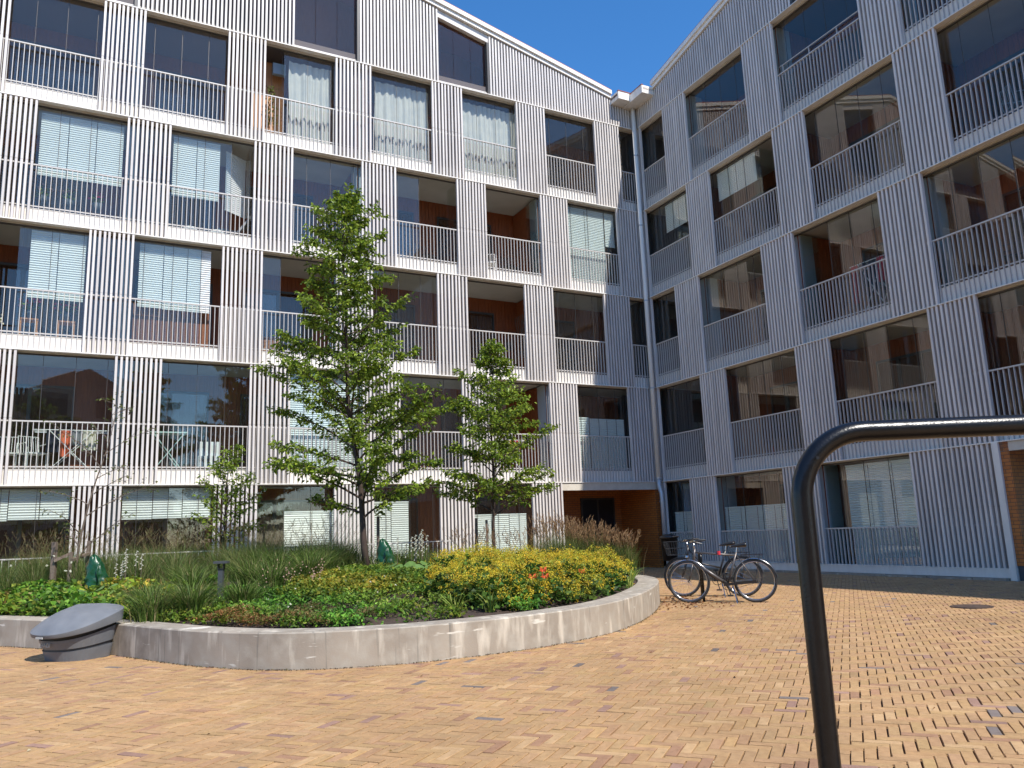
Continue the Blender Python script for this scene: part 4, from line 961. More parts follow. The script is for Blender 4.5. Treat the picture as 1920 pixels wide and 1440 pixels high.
# ------------------------------------------------------------------ garden objects
def water_bag(x, y, sc, label, rz=0):
    z0 = gz(x, y); r = empty('watering_bag', (x, y, z0), rz, label, 'watering bag', 'green tree watering bags')
    n, m = 34, 22; mb = MB()
    for i in range(m + 1):
        t = i / m; w_ = .205 * (max(0, 1 - t ** 3.2)) ** .5 * (1 - .38 * t); d = .15 * (max(0, 1 - t ** 3)) ** .5 * (1 - .4 * t)
        for k in range(n):
            a = 2 * math.pi * k / n; wr = 1 + .07 * math.sin(a * 3 + t * 7) + .05 * math.sin(a * 6 - t * 17) + .04 * math.sin(a * 2 + t * 29) + .035 * math.sin(a * 11 + t * 31) + .03 * math.sin(t * 44 + a * 2)
            mb.v.append((math.cos(a) * w_ * wr + .03 * math.sin(t * 4) - .03 * t, math.sin(a) * d * wr, t * .66 + .015 * math.sin(a * 5)))
    for i in range(m):
        for k in range(n): a = i * n + k; b = i * n + (k + 1) % n; mb.f.append((a, b, b + n, a + n)); mb.m.append(0)
    mb.f.append(tuple(m * n + k for k in range(n))); mb.m.append(0)
    o = mb.build('bag_body', M_pvc, r, smooth=True); o.scale = (sc, sc, sc)
    f = MB(); f.tube([(.07, -.07, .58 * sc), (.03, -.14, .42 * sc), (.06, -.165, .22 * sc)], [.008, .018, .008], 7); f.build('seam_fold', M_pvc, r, smooth=True)
water_bag(-2.42, 14.75, .98, 'crinkled dark green watering bag at the foot of the tallest tree')
water_bag(-7.15, 13.75, 1.05, 'crinkled green watering bag by the staked sapling at far left', .3)
def stake(pts, label, w_=.06):
    o = MB().beam(pts[0], pts[1], w_, w_).build('wooden_stake', M_stake); tag(o, label, 'stake'); return o
p0 = at(98, 1100, 14.5); p1 = at(103, 1016, 14.5); stake((p0, p1), 'thick weathered post left of the far left sapling', .075)
p0 = at(128, 1100, 14.5); p1 = at(134, 1035, 14.5); stake((p0, p1), 'thin brown stake right beside the stem of the sapling', .045)
p0 = at(162, 1070, 15.0); p1 = at(168, 1014, 15.0); stake((p0, p1), 'short stake behind the far left watering bag', .06)
stake((at(101, 1052, 14.44), at(134, 1037, 14.55)), 'slanting wooden batten tying the thick post to the sapling', .05)
stake((at(136, 1050, 14.50), at(168, 1037, 14.95)), 'second slanting batten leading from the sapling to the right stake', .05)
stake((at(709, 1060, 15.2), at(709, 968, 15.2)), 'dark upright stake behind the tallest tree watering bag', .05)
stake((at(421, 1080, 16.7), at(420, 1010, 16.7)), 'brown stake beside the bushy tree above the bollard lamp', .08)
stake((at(893, 1050, 17.3), at(893, 972, 17.3)), 'pale stake left of the second tree trunk', .06)
stake((at(915, 1050, 16.8), at(912, 975, 16.8)), 'leaning dark stake next to the second tree trunk', .05)
# bollard lamp
p = at(414, 1096, 11.9); bl = empty('bollard_lamp', (p[0], p[1], gz(p[0], p[1])), 0, 'dark grey bollard lamp with flat cap among the grasses', 'lamp')
hz_ = at(414, 1052, 11.9)[2] - gz(p[0], p[1])
MB().box(-.035, .035, -.035, .035, 0, hz_ - .12).build('post', M_lamp, bl)
MB().box(-.10, .10, -.06, .06, hz_ - .035, hz_).build('cap', M_lamp, bl)
mb = MB(); mb.box(-.045, .045, -.045, .045, hz_ - .12, hz_ - .105)
for a in (-1, 1): mb.box(a * .04 - .006, a * .04 + .006, -.04, .04, hz_ - .105, hz_ - .035)
mb.build('lamp_head', M_dark, bl)

# grit bin: hull that flares upward under a domed sloping lid
gb = empty('grit_bin', (-5.27, 9.80, 0), rad(-26), 'grey plastic sand bin with bulging sloped lid against the concrete wall', 'sand bin')
def ring(a, xs, yf, yb):   # rounded front (-y), flat back (+y)
    c = math.cos(a); s = math.sin(a); x = xs * math.copysign(abs(c) ** .8, c)
    return (x, yf * math.copysign(abs(s) ** .85, s)) if s < 0 else (xs * math.copysign(abs(c) ** .45, c), yb * abs(s) ** .45)
def hull(name, levels, m):
    mb = MB(); n = 48
    for (xs, yf, yb, z, tilt) in levels:
        for k in range(n): p = ring(2 * math.pi * k / n, xs, yf, yb); mb.v.append((p[0], p[1], z + tilt * (p[1] + yf)))
    for i in range(len(levels) - 1):
        for k in range(n): a = i * n + k; b = i * n + (k + 1) % n; mb.f.append((a, b, b + n, a + n)); mb.m.append(0)
    return mb.build(name, m, gb)
hull('body', [(.33, .30, .26, .004, 0), (.36, .33, .27, .09, .05), (.365, .335, .27, .10, .08)], M_bin)
hull('groove', [(.35, .32, .26, .095, .08), (.35, .32, .26, .135, .10)], M_bind)
hull('body_band', [(.37, .34, .27, .122, .10), (.40, .37, .28, .185, .18), (.405, .375, .28, .21, .20)], M_bin)
hull('shadow_gap', [(.385, .355, .27, .20, .20), (.395, .365, .28, .30, .23)], M_black)  # black collar paints the shade under the lid, not a separate bin part
def lid():
    mb = MB(); n = 56; rings = 14; T = .285
    def zz(y): return .278 + T * (y + .47)
    for j, (f, dz) in enumerate(((.975, -1.08), (.985, -.95), (1.0, .0))):
        for k in range(n): p = ring(2 * math.pi * k / n, .47 * f, .47 * f, .34 * f); mb.v.append((p[0], p[1], zz(p[1]) + dz * (.035 + .095 * (p[1] + .47))))
    for i in range(1, rings + 1):
        t = i / rings; f = max(.002, 1 - t)
        for k in range(n):
            a = 2 * math.pi * k / n; p = ring(a, .47 * f, .47 * f, .34 * f); h = .15 * (1 - (1 - t) ** 2.4) * (1.0 - .55 * (p[1] + .47))
            mb.v.append((p[0], p[1], zz(p[1]) + h + .006 * math.sin(a * 5 + p[1] * 9) * (1 - t)))
    R_ = rings + 3
    for i in range(R_ - 1):
        for k in range(n): a = i * n + k; b = i * n + (k + 1) % n; mb.f.append((a, b, b + n, a + n)); mb.m.append(0)
    o = mb.build('lid', M_bin, gb, smooth=True)
    md = o.modifiers.new('edge', 'EDGE_SPLIT'); md.split_angle = rad(40)
lid()
gb.scale = (1, 1, 1.13)
cu = D.curves.new('lettering', 'FONT'); cu.body = 'SANDI'; cu.size = .062; cu.extrude = .004; cu.align_x = 'CENTER'; cu.materials.append(M_letter)
lo = D.objects.new('lettering_curve', cu); COL.objects.link(lo); dg = bpy.context.evaluated_depsgraph_get(); lm = D.meshes.new_from_object(lo.evaluated_get(dg)); D.objects.remove(lo)
lo = D.objects.new('lettering', lm); COL.objects.link(lo); lo.parent = gb; lo.location = (-.03, -.386, .150); lo.rotation_euler = (rad(84), 0, rad(-3))
MB().beam((-.07, -.475, .252), (.05, -.477, .252), .012, .018).build('lid_handle', M_letter, gb)

# foreground hoop of black tube
TX, TY, TR = .782, 2.2, .0285; zt_ = EYE + .108 * 2.2
hp = empty('tubular_hoop', (TX, TY, 0), 0, 'large black painted steel tube hoop close to the camera at right', 'railing')
cr = .185; path = [(0, 0, -.02), (0, 0, .4), (0, 0, .8), (0, 0, zt_ - cr)]
for i in range(1, 13): a = math.pi / 2 * i / 12; path.append((cr - cr * math.cos(a), 0, zt_ - cr + cr * math.sin(a)))
Wd = 1.9; path.append((Wd / 2, 0, zt_ + .002)); path.append((Wd - cr, 0, zt_))
for i in range(1, 13): a = math.pi / 2 * i / 12; path.append((Wd - cr + cr * math.sin(a), 0, zt_ - cr + cr * math.cos(a)))
path.append((Wd, 0, -.02)); MB().tube(path, TR, 40).build('tube', M_tube, hp, smooth=True)
a = rad(38); hx = cr - cr * math.cos(a); hzz = zt_ - cr + cr * math.sin(a)
MB().tube([(hx + .004, -TR - .0012, hzz), (hx + .004, -TR + .004, hzz)], .0048, 14).build('drill_hole', M_dark, hp)
for x in (0, Wd): MB().tube([(x, 0, 0), (x, 0, .008)], .07, 24).build('foot_plate', M_tube, hp)

# litter bin by the downpipe
p = (3.95, 21.2); tb = empty('litter_bin', (p[0], p[1], 0), .2, 'black litter bin on a post near the downpipe', 'bin')
MB().lathe((0, 0, 0), [(.0, .38), (.19, .38), (.22, .95), (.24, .95), (.24, 1.0), (.10, 1.06), (0, 1.06)], 18).build('bin_body', M_blackp, tb, smooth=True)
MB().tube([(0, 0, 0), (0, 0, .38)], .05, 10).build('post', M_lamp, tb)
MB().tube([(.0, -.24, .99), (.18, -.24, 1.0)], .02, 6).build('ash_tray', M_chrome, tb)

# ------------------------------------------------------------------ bicycles
def bicycle(loc, rz, label, painted, basket, chromefender):
    r = empty('bicycle', loc, rz, label, 'bicycle'); WR = .345; wb = 1.06
    def wheel(x):
        wobj = MB().torus((0, 0, 0), WR - .020, .021, 'y', 48, 8).build('wheel', M_black, r, (x, 0, WR), smooth=True)
        MB().torus((0, 0, 0), WR - .043, .010, 'y', 48, 6).build('rim', M_chrome, wobj, smooth=True)
        s = MB()
        for k in range(24):
            a = 2 * math.pi * k / 24; b = a + (.45 if k % 2 else -.45); y = .025 if k % 4 < 2 else -.025
            s.tube([(math.cos(b) * .022, y, math.sin(b) * .022), (math.cos(a) * (WR - .045), 0, math.sin(a) * (WR - .045))], .0013, 3, cap=False)
        s.build('spokes', M_chrome, wobj, kind='stuff'); MB().tube([(0, -.045, 0), (0, .045, 0)], .022, 12).build('hub', M_chrome, wobj)
    wheel(0); wheel(wb)   # front wheel at x=0, bicycle faces -x
    bbx, bbz = .62, .29; ht, hb = Vector((.13, 0, .86)), Vector((.10, 0, .66)); st = Vector((.80, 0, .80)); bb = Vector((bbx, 0, bbz)); ax = Vector((wb, 0, WR))
    f = MB(); f.tube([hb + Vector((-.004, 0, -.03)), ht + Vector((.004, 0, .02))], .021, 10); f.tube([hb, bb], .020 if painted is M_blackp else .028, 10)
    if painted is M_blackp: f.tube([ht, (.35, 0, .58), (.70, 0, .50)], .015, 10)
    else: f.tube([ht + Vector((0, 0, -.04)), st + Vector((0, 0, -.05))], .016, 10)
    f.tube([bb, st], .017, 10)
    for y in (-.05, .05):
        f.tube([bb + Vector((0, y * .4, 0)), (wb, y, WR)], .010, 8); f.tube([st + Vector((0, y * .3, -.05)), (wb, y, WR)], .008, 8)
    f.build('frame', painted, r, smooth=True)
    k = MB()
    for y in (-.05, .05): k.tube([(.085, y, .62), (.05, y, .50), (0, y, WR)], .010, 8)
    k.tube([(.085, -.05, .62), (.085, .05, .62)], .013, 8); k.build('fork', painted, r, smooth=True)
    sd = MB(); sd.tube([st, st + Vector((.02, 0, .10))], .012, 8); sd.build('seat_post', M_chrome, r)
    q = MB(); n = 20
    for i in range(9):
        t = i / 8; x = .70 + .27 * t; hw_ = .022 + .062 * max(0, (t - .35) / .65) ** .8; z = .895 + .03 * t
        for kk in range(n):
            a = 2 * math.pi * kk / n; q.v.append((x, math.cos(a) * hw_, z + math.sin(a) * (.016 + .026 * t)))
    for i in range(8):
        for kk in range(n): a = i * n + kk; b = i * n + (kk + 1) % n; q.f.append((a, b, b + n, a + n)); q.m.append(0)
    q.f += [tuple(range(n)), tuple(8 * n + j for j in range(n))]; q.m += [0, 0]; q.build('saddle', M_blackp, r, smooth=True)
    hbm = MB(); hbm.tube([ht, ht + Vector((-.01, 0, .12))], .013, 8); top = ht + Vector((-.01, 0, .13))
    hbm.tube([top + Vector((.12, -.29, .02)), top + Vector((.02, -.24, .02)), top + Vector((-.05, -.08, .0)), top + Vector((-.05, .08, 0)), top + Vector((.02, .24, .02)), top + Vector((.12, .29, .02))], .011, 8); hb_ = hbm.build('handlebar', M_chrome, r, smooth=True)
    for y in (-1, 1): MB().tube([top + Vector((.17, y * .30, .02)), top + Vector((.06, y * .265, .02))], .017, 8).build('grip', M_black, hb_)
    for y in (-1, 1): MB().tube([top + Vector((-.0, y * .2, .0)), top + Vector((.12, y * .24, -.04))], .006, 5).build('brake_lever', M_blackp, hb_)
    fm = M_chrome if chromefender else M_blackp
    def fender(cx, a0, a1):
        m = MB(); nn = 18
        for i in range(nn + 1):
            a = a0 + (a1 - a0) * i / nn
            for y, rr in ((-.026, WR + .004), (-.016, WR + .017), (.016, WR + .017), (.026, WR + .004)): m.v.append((cx + math.cos(a) * rr, y, WR + math.sin(a) * rr))
        for i in range(nn):
            for j in range(3): b = 4 * i + j; m.f.append((b, b + 1, b + 5, b + 4)); m.m.append(0)
        return m.build('mudguard', fm, r, smooth=True)
    fender(wb, rad(8), rad(172)); fender(0, rad(35), rad(150))
    cgd = MB(); cgd.beam((bbx - .06, -.062, bbz), (wb + .02, -.062, WR - .01), .012, .045); cgd.build('chain_guard', M_blackp, r)
    c = MB(); z = .76
    for y in (-.06, 0, .06): c.tube([(.86, y, z), (1.22, y, z)], .005, 6)
    for x in (.87, 1.04, 1.21): c.tube([(x, -.06, z), (x, .06, z)], .005, 6)
    for y in (-.06, .06): c.tube([(1.16, y, z), (wb, y * .9, WR)], .005, 6)
    c.build('carrier', M_blackp, r)
    cg = MB(); cg.torus((bbx, -.045, bbz), .085, .006, 'y', 24, 5); cg.tube([(bbx, -.06, bbz), (bbx + .04, -.075, bbz - .165)], .009, 6); cg.tube([(bbx, .06, bbz), (bbx - .04, .075, bbz + .165)], .009, 6)
    cg.tube([(bbx, -.045, bbz + .085), (wb, -.045, WR + .035)], .004, 4); cg.tube([(bbx, -.045, bbz - .085), (wb, -.045, WR - .035)], .004, 4); cg.torus((wb, -.045, WR), .036, .006, 'y', 16, 5); cg.build('crankset', M_blackp, r)
    for x, y, zz in ((bbx + .04, -.12, bbz - .165), (bbx - .04, .12, bbz + .165)): MB().box(x - .045, x + .045, y - .03, y + .03, zz - .01, zz + .01).build('pedal', M_black, r)
    ks = MB(); ks.tube([(bbx + .08, -.03, bbz), (bbx + .14, -.16, -.0)], .009, 6); ks.tube([(bbx + .08, .03, bbz), (bbx + .14, .14, 0)], .009, 6); ks.build('kickstand', M_chrome, r)
    if basket:
        g = MB()
        for zz, w0 in ((.98, 1.), (.86, .9), (.74, .8)):
            x0, x1, y0 = -.28 * w0 + .0, .06, .18 * w0; g.tube([(x0, -y0, zz), (x1, -y0, zz), (x1, y0, zz), (x0, y0, zz), (x0, -y0, zz)], .004, 4)
        for i in range(9):
            y = -.18 + .045 * i; g.tube([(-.28, y, .98), (-.225, y * .8, .74), (.05, y * .8, .74)], .003, 4)
        for i in range(8):
            x = -.26 + .045 * i
            for sgn in (-1, 1): g.tube([(x, .18 * sgn, .98), (x * .85, .145 * sgn, .74)], .003, 4)
        g.build('basket', M_black, r)
    else:
        MB().tube([(.52, -.02, .83), (.52, -.02, .77)], .028, 8).build('lock', M_red, r)
        MB().lathe((.0, 0, .74), [(0, .03), (.03, .03), (.035, 0), (0, -.01)], 12).build('headlight', M_chrome, r)
    return r
bicycle((2.82, 13.62, .004), math.atan2(13.30 - 13.62, 3.84 - 2.82), 'front grey crossbar bicycle with silver mudguard and red lock on frame', M_bikeg, False, True)
bicycle((2.97, 14.85, .004), math.atan2(-.45, 1.0), 'rear black step-through bicycle with wire basket on its handlebar', M_blackp, True, False)
hr = empty('bike_rack', (3.12, 14.0, 0), rad(80), 'black steel hoop rack standing between the two bicycles', 'bike rack')
pp = [(-.26, 0, 0), (-.26, 0, .70)] + [(-.16 - .10 * math.cos(a), 0, .70 + .10 * math.sin(a)) for a in [rad(q) for q in (20, 45, 70, 90)]] + [(.16 + .10 * math.sin(a), 0, .70 + .10 * math.cos(a)) for a in [rad(q) for q in (0, 20, 45, 70, 90)]] + [(.26, 0, 0)]
MB().tube(pp, .022, 14).build('hoop', M_tube, hr, smooth=True)

# ------------------------------------------------------------------ things on the balconies
def curtain(S, s0, s1, k, z0, z1, off, label, m=M_curt, vine=True):
    mb = MB(); n = int((s1 - s0) / .018); ph = random.random() * 6
    rows = 10
    for j in range(rows + 1):
        z = LV[k] + z0 + (z1 - z0) * j / rows; am = .045 * (1 - .5 * j / rows)
        for i in range(n + 1):
            t = i / n; s = s0 + (s1 - s0) * t + .01 * math.sin(j + i * .1)
            p = wpt(S, s, off + am * math.sin(i * .62 + 1.4 * math.sin(i * .07 + ph)) + .02 * math.sin(i * .21), z); mb.v.append(p)
    for j in range(rows):
        for i in range(n): a = j * (n + 1) + i; mb.f.append((a, a + 1, a + n + 2, a + n + 1)); mb.m.append(1 if (vine and j == 2 and (i // 3 + int(2 * math.sin(i * .15))) % 3 == 0) else 0)
    return tag(mb.build('curtain', [m, M_vein], smooth=True), label, 'curtain')
curtain(A, 10.45, 11.62, 4, .40, 2.78, -.42, 'long white curtain beside a hanging plant and wooden wall upper left')
curtain(A, 7.45, 9.15, 4, .40, 2.80, -.42, 'beige curtain drawn across the glazing under the gable, fifth floor centre')
curtain(A, 4.4, 6.5, 4, .40, 2.80, -.42, 'beige curtain right of the first one on the top balcony row')
curtain(B, .35, 1.4, 0, 1.6, 2.9, -.6, 'grey curtain in the narrow ground floor opening next to downpipe', M_curtb, False)
def flowers_pot(S, s, off, z, m, label, potr=.12, ph=.2, fr=.16, stand=False):
    p = wpt(S, s, off, z); r = empty('flower_pot', p, 0, label, 'flower pot')
    MB().lathe((0, 0, 0), [(0, 0), (potr * .75, 0), (potr, ph), (potr * .9, ph), (0, ph - .02)], 14).build('pot', M_terra, r, smooth=True)
    n = 130; a = rng.uniform(0, 6.28, n); P = np.c_[np.cos(a) * fr * rng.random(n), np.sin(a) * fr * rng.random(n), ph + rng.uniform(0, .2, n)]
    V, F, Cc = leaf_mesh(P, unit(rng.normal(0, 1, (n, 3)) + [0, 0, .5]), rng.uniform(.04, .08, n), .6, .2, mixcols(n, GREEN, (1, 1, 1, 1))); np_mesh('foliage', V, F, M_herb, Cc, parent=r)
    mb = MB()
    for i in range(16):
        c = Vector((random.gauss(0, fr * .6), random.gauss(0, fr * .6), ph + .17 + random.uniform(-.03, .09)))
        for q in range(6):
            d = Vector((random.gauss(0, 1), random.gauss(0, 1), random.gauss(0, 1))).normalized() * .032; e = d.orthogonal().normalized() * .028; b = len(mb.v)
            mb.v += [tuple(c - d), tuple(c + e), tuple(c + d), tuple(c - e)]; mb.f.append((b, b + 1, b + 2, b + 3)); mb.m.append(0)
    mb.build('blossom', m, r); return r
for s, m, l in ((17.25, M_blush, 'grey pot of pale blush flowers leftmost behind the balcony rail below blinds'), (16.72, M_blush, 'grey pot of pale flowers, middle of three behind the rail'), (16.12, M_pink, 'grey pot with hot pink flowers, rightmost of three behind the rail')):
    flowers_pot(A, s, -.5, LV[3] + .62, m, l)
def stool(S, s, off, k, label, m=M_woodn, h=.45, z=None):
    z = LV[k] + .33 if z is None else z; r = empty('stool', wpt(S, s, off, z), math.atan2(DL[1], DL[0]), label, 'stool')
    MB().box(-.19, .19, -.17, .17, h - .03, h).build('seat', m, r); lg = MB().box(-.015, .015, -.015, .015, 0, h - .03); o = None
    for x, y in ((-.16, -.14), (.16, -.14), (.16, .14), (-.16, .14)):
        if o is None: o = lg.build('leg', m, r, (x, y, 0))
        else: link('leg', o.data, r, (x, y, 0))
    MB().box(-.16, .16, -.145, -.135, .15, .18).build('stretcher', m, r)
stool(A, 17.35, -.6, 2, 'left wooden stool carrying pink flowers on second floor balcony', h=.5); stool(A, 16.6, -.6, 2, 'right wooden stool carrying pink flowers on second floor balcony', h=.5)
flowers_pot(A, 17.35, -.6, LV[2] + .84, M_pink, 'pink geranium pot standing on the left wooden stool', fr=.2); flowers_pot(A, 16.6, -.6, LV[2] + .84, M_pink, 'pink geranium pot standing on the right wooden stool', fr=.2)
flowers_pot(A, 18.2, -.9, LV[2] + .34, M_whitep, 'leafy potted plant at far left end of second floor balcony', .16, .3, .3)
# wicker screen (slats of willow)
sc = empty('wicker_screen', wpt(A, 13.5, -.40, LV[2] + .37), math.atan2(DL[1], DL[0]), 'brown wicker screen standing behind the balcony rail beneath blinds', 'screen')
mb = MB(); z = 0
while z < 1.02: mb.box(0, 1.72, -.006 + random.uniform(-.004, .004), .006, z, z + .018); z += .021
mb.build('willow_rods', M_wicker, sc, kind='stuff'); mb = MB()
for x in (.0, .43, .86, 1.29, 1.70): mb.box(x, x + .02, .007, .02, 0, 1.03)
mb.build('batten', M_wicker, sc)
# slatted cabinet
cb = empty('slatted_cabinet', wpt(A, 11.95, -.75, LV[2] + .33), math.atan2(DL[1], DL[0]), 'orange wooden slatted cabinet at left of an open balcony', 'cabinet')
MB().box(-.27, .27, -.2, .14, 0, .50).build('carcass', M_wood, cb); sh = MB().box(-.25, .25, .141, .165, 0, .022); o = sh.build('slat', M_woodn, cb, (0, 0, .04))
for i in range(1, 12): link('slat', o.data, cb, (0, 0, .04 + i * .038))
MB().box(-.29, .29, -.22, .18, .50, .525).build('top', M_woodn, cb)
# lanterns
for s, l in ((14.0, 'left round pale paper lantern on third floor balcony floor'), (13.35, 'right round pale paper lantern on third floor balcony floor')):
    r = empty('round_lantern', wpt(A, s, -.55, LV[3] + .36), 0, l, 'lantern'); MB().lathe((0, 0, .12), [(.02, -.115), (.14, -.08), (.19, 0), (.14, .08), (.02, .115)], 18).build('shade', M_white, r, smooth=True); MB().torus((0, 0, .12), .19, .006, 'z', 20, 5).build('band', M_blind, r)
# chairs
def chair(S, s, off, z, m, label, back=1, rz=0, name='garden_chair'):
    r = empty(name, wpt(S, s, off, z), math.atan2(DL[1], DL[0]) + rz, label, 'chair')
    MB().box(-.22, .22, -.2, .22, .42, .45).build('seat', m, r)
    b = MB(); b.tube([(-.22, -.2, .45), (-.22, -.26, .85), (.22, -.26, .85), (.22, -.2, .45)], .012, 6)
    for i in range(7): x = -.16 + i * .053; b.tube([(x, -.205, .45), (x, -.26, .85)], .006, 5)
    b.build('backrest', m, r); o = None; lg = MB().tube([(0, 0, 0), (0, 0, .42)], .012, 6)
    for x, y in ((-.2, -.18), (.2, -.18), (.2, .2), (-.2, .2)):
        if o is None: o = lg.build('leg', m, r, (x, y, 0))
        else: link('leg', o.data, r, (x, y, 0))
    a = MB()
    for x in (-.24, .24): a.tube([(x, -.2, .65), (x, .15, .67), (x, .22, .55), (x, .22, .0)], .012, 6)
    a.build('armrest', m, r)
f1 = LV[1] + .33; f3 = LV[3] + .33; f2 = LV[2] + .33
chair(A, 17.65, -.9, f1, M_white, 'left white curved-arm chair on the first floor balcony at far left'); chair(A, 17.1, -.8, f1, M_white, 'second white curved-arm chair right of the far left one', rz=.5)
chair(A, 7.4, -.9, f3, M_blackp, 'dark chair behind the rail of a third floor balcony, centre', rz=.4); chair(A, 5.4, -.8, f3, M_white, 'pale metal chair on the open third floor balcony', rz=-.4); chair(A, 4.6, -.9, f3, M_blackp, 'dark metal chair on the open third floor balcony beside the pale one', rz=.5)
chair(B, 11.9, -.8, LV[3] + .33, M_curtb, 'pale blue chair behind rail of upper right wing balcony', rz=1); chair(B, 11.3, -.9, LV[2] + .33, M_blackp, 'black chair behind the rail at right edge of right wing', rz=.5)
# recliner
rc = empty('recliner', wpt(A, 13.0, -.7, f3), math.atan2(DL[1], DL[0]), 'black reclining chair with tilted back on third floor balcony', 'recliner')
MB().beam((.35, 0, .28), (-.15, 0, .25), .45, .05).build('seat', M_blackp, rc); MB().beam((-.15, 0, .26), (-.55, 0, .85), .45, .05).build('backrest', M_cloth[3], rc); mb = MB()
for y in (-.2, .2): mb.tube([(.4, y, 0), (-.2, y, .28)], .014, 6); mb.tube([(-.4, y, 0), (.2, y, .28)], .014, 6)
mb.build('legs_frame', M_blackp, rc)
# striped armchair
ac = empty('striped_armchair', wpt(A, 13.35, -.75, f1), math.atan2(DL[1], DL[0]), 'black and white striped cushion chair on first floor balcony', 'armchair')
for i in range(8):
    x = -.26 + i * .065; MB().box(x, x + .064, -.2, .2, .12, .40 + .004 * (i % 2)).build('cushion_stripe', M_white if i % 2 else M_cloth[2], ac); MB().box(x, x + .064, -.26, -.19, .40, .80 + .004 * (i % 2)).build('back_stripe', M_white if i % 2 == 0 else M_cloth[2], ac)
# folding table
ft = empty('folding_table', wpt(A, 14.3, -.7, f1), math.atan2(DL[1], DL[0]), 'mint green folding table with crossed legs behind slats, first floor', 'table')
MB().box(-.42, .42, -.25, .25, .94, .97).build('table_top', M_mint, ft); mb = MB()
for y in (-.22, .22): mb.tube([(-.35, y, 0), (.35, y, .94)], .014, 6); mb.tube([(.35, y, 0), (-.35, y, .94)], .014, 6)
mb.build('crossed_legs', M_mint, ft)
# drying racks with laundry
def rack(S, s, off, z, label, cloths, W=1.1, high=False):
    r = empty('drying_rack', wpt(S, s, off, z), math.atan2(DL[1], DL[0]) if S is A else math.atan2(-DR[1], -DR[0]), label, 'drying rack'); g = S.g; mb = MB(); H = .95 if not high else 1.35
    for y in (-.25, .25): mb.tube([(-W / 2, y, H), (W / 2, y, H)], .01, 6); mb.tube([(-W * .3, y, 0), (W * .3, y, H)], .01, 6); mb.tube([(W * .3, y, 0), (-W * .3, y, H)], .01, 6)
    for x in (-W / 2, W / 2): mb.tube([(x, -.25, H), (x, .25, H)], .01, 6)
    for i in range(5): y = -.2 + .1 * i; mb.tube([(-W / 2, y, H), (W / 2, y, H)], .004, 4)
    mb.build('frame', M_white, r)
    for i, (x, w_, h, m, y) in enumerate(cloths):
        c = MB(); n = 10
        for j in range(n + 1):
            t = j / n; c.v += [(x + w_ * t, y + .02 * math.sin(j * 1.7), H + .01), (x + w_ * t + .01 * math.sin(j), y + .035 * math.sin(j * 1.7 + .5), H - h)]
        for j in range(n): c.f.append((2 * j, 2 * j + 1, 2 * j + 3, 2 * j + 2)); c.m.append(0)
        o = c.build('laundry', m); o.matrix_world = Matrix.Translation(wpt(S, s, off, z)) @ Matrix.Rotation(r.rotation_euler.z, 4, 'Z')
        tag(o, CL[id(m)] + ' hanging on the ' + ('left wing' if S is A else 'right wing') + ' balcony drying rack, ' + ['first', 'second', 'third', 'fourth', 'fifth'][i] + ' from its left', 'laundry')
CL = {id(m): n for m, n in zip(M_cloth, ('cream cloth', 'coral garment', 'navy garment', 'grey towel', 'crimson garment', 'rose towel', 'yellow cloth'))}
rack(A, 16.35, -.7, f1, 'white drying rack full of washing on first floor balcony at left', [(-.5, .28, .45, M_cloth[0], .2), (-.2, .2, .35, M_cloth[3], .22), (.02, .2, .6, M_cloth[1], .2), (.24, .26, .5, M_cloth[2], .2)], 1.5)
rack(A, 5.0, -.7, f1, 'drying rack with colourful clothes behind second tree on first floor', [(-.3, .2, .4, M_cloth[4], .2), (-.08, .16, .5, M_cloth[6], .2), (.1, .2, .35, M_cloth[0], .2)], 1.0)
rack(B, 8.2, -.75, LV[2] + .33, 'tall drying rack with red washing on right wing balcony', [(.38, .20, .95, M_cloth[4], .25), (.14, .22, .8, M_cloth[2], .25), (-.12, .2, .8, M_cloth[2], .24), (-.36, .2, .6, M_cloth[4], .25), (-.58, .2, .7, M_cloth[5], .25)], 1.2, True)
# wall lamps, hanging plant, blue box
for S, s, k, lab in ((A, 16.9, 4, 'dark square wall lamp on the wooden wall of the top left balcony'), (A, 16.4, 0, 'dark wall lamp on the ground floor wood cladding at left'), (A, 4.2, 2, 'small pale wall box on cladding of the open second floor balcony')):
    p = wpt(S, s, -1.93, LV[k] + 1.5 if k else 1.75); o = empty('wall_lamp', p, math.atan2(DL[1], DL[0]), lab, 'lamp'); MB().box(-.13, .13, 0, .07, -.13, .13).build('housing', M_lamp, o); MB().box(-.09, .09, .071, .08, -.09, .02).build('lens', M_dark, o)
hg = empty('hanging_plant', wpt(A, 12.05, -.55, LV[4] + 1.95), 0, 'trailing green plant hanging in front of wooden wall upper left', 'plant')
n = 260; P = np.c_[rng.normal(0, .07, n), rng.normal(0, .07, n), -rng.uniform(0, 1.15, n)]; V, F, Cc = leaf_mesh(P, unit(rng.normal(0, 1, (n, 3))), rng.uniform(.05, .09, n), .6, .2, mixcols(n, [(.12, .16, .03), (.20, .2, .05), (.1, .06, .03)], (2, 1, 1))); np_mesh('foliage', V, F, M_herb, Cc, parent=hg)
MB().tube([(0, 0, -1.1), (0, 0, .9)], .004, 4).build('cord', M_black, hg)
o = MB().box(-.17, .17, -.06, .06, -.16, .16).build('blue_speaker_box', M_curtb, None, wpt(A, 11.85, -.6, LV[4] + 2.55), rot=(0, 0, math.atan2(DL[1], DL[0]))); tag(o, 'small blue box hung high beside the white curtain upper left', 'box')
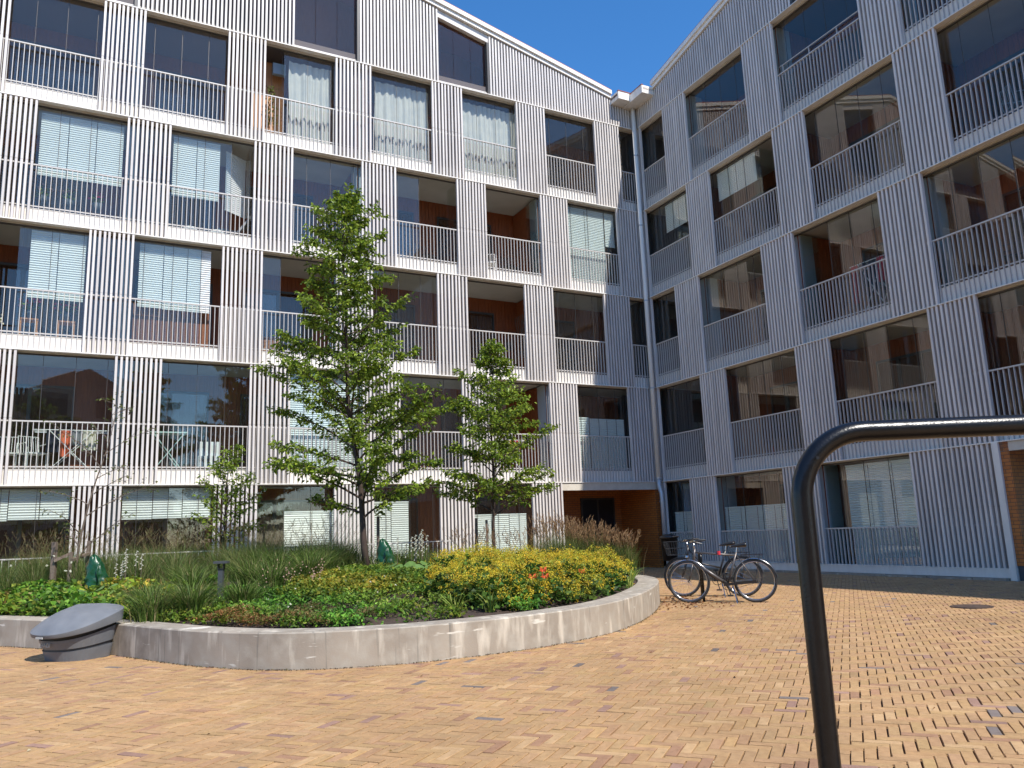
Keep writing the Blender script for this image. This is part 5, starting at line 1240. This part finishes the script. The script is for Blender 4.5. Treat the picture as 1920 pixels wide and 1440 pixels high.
mb = MB(); bx(mb, A, 11.65, 12.5, -.95, -.90, LV[4] + .36, LV[4] + 2.9); mb.build('timber_screen', M_woodn, A.root)
# diagonal trellis
tr_ = empty('wooden_trellis', wpt(A, 4.05, -1.2, LV[2] + 1.0), math.atan2(DL[1], DL[0]), 'brown lattice trellis in open second floor balcony right corner', 'trellis'); mb = MB()
for i in range(5): mb.beam((0, -.3 + i * .12, 0), (0, -.3 + i * .12 + .35, 1.4), .02, .01); mb.beam((.012, .35 - i * .12, 0), (.012, .35 - i * .12 - .35, 1.4), .02, .01)
mb.build('lattice', M_stake, tr_)

# ------------------------------------------------------------------ courtyard behind the viewer, seen only mirrored in the glazing
ob_ = empty('opposite_building', (0, -34, 0), 0, 'gabled slatted block across the courtyard, mirrored in the balcony glass', 'building')
mb = MB(); mb.box(-26, 26, -6, 0, 0, 13)
for i in range(3):
    x = -26 + i * 17.33; b = len(mb.v); mb.v += [(x, 0, 13), (x + 17.33, 0, 13), (x + 8.6, 0, 17), (x, -6, 13), (x + 17.33, -6, 13), (x + 8.6, -6, 17)]; mb.f += [(b, b + 1, b + 2), (b + 3, b + 5, b + 4), (b, b + 2, b + 5, b + 3), (b + 1, b + 4, b + 5, b + 2)]; mb.m += [0] * 4
mb.build('wall', M_far, ob_)
for k in range(5):
    for i in range(12):
        x = -24 + i * 4.2 + (2.1 if k % 2 else 0); MB().box(x, x + 2.2, .01, .05, 1 + k * 2.9, 2.9 + k * 2.9).build('window', M_dark, ob_)
for i, (x, y, h) in enumerate([(-9, -22, 10), (7, -21, 12), (14, -19.5, 14.5), (21.5, -17, 13)]):
    tree('courtyard_tree', ['broad tree behind the viewer at far left', 'tall tree behind the viewer, second from left', 'round tree behind the viewer near the middle', 'tree behind the viewer furthest right'][i] + ', mirrored in glass', [(x, y, 0), (x + .1, y, h * .5), (x, y, h)], .16, [(1.5, 1.8), (h * .45, 4.0), (h * .8, 2.4), (h, .3)], 40, 8, 9, .42, GREEN, (3, 4, 1, 3), M_bark, el=(10, 50), seed=20 + i, zstart=1.8)
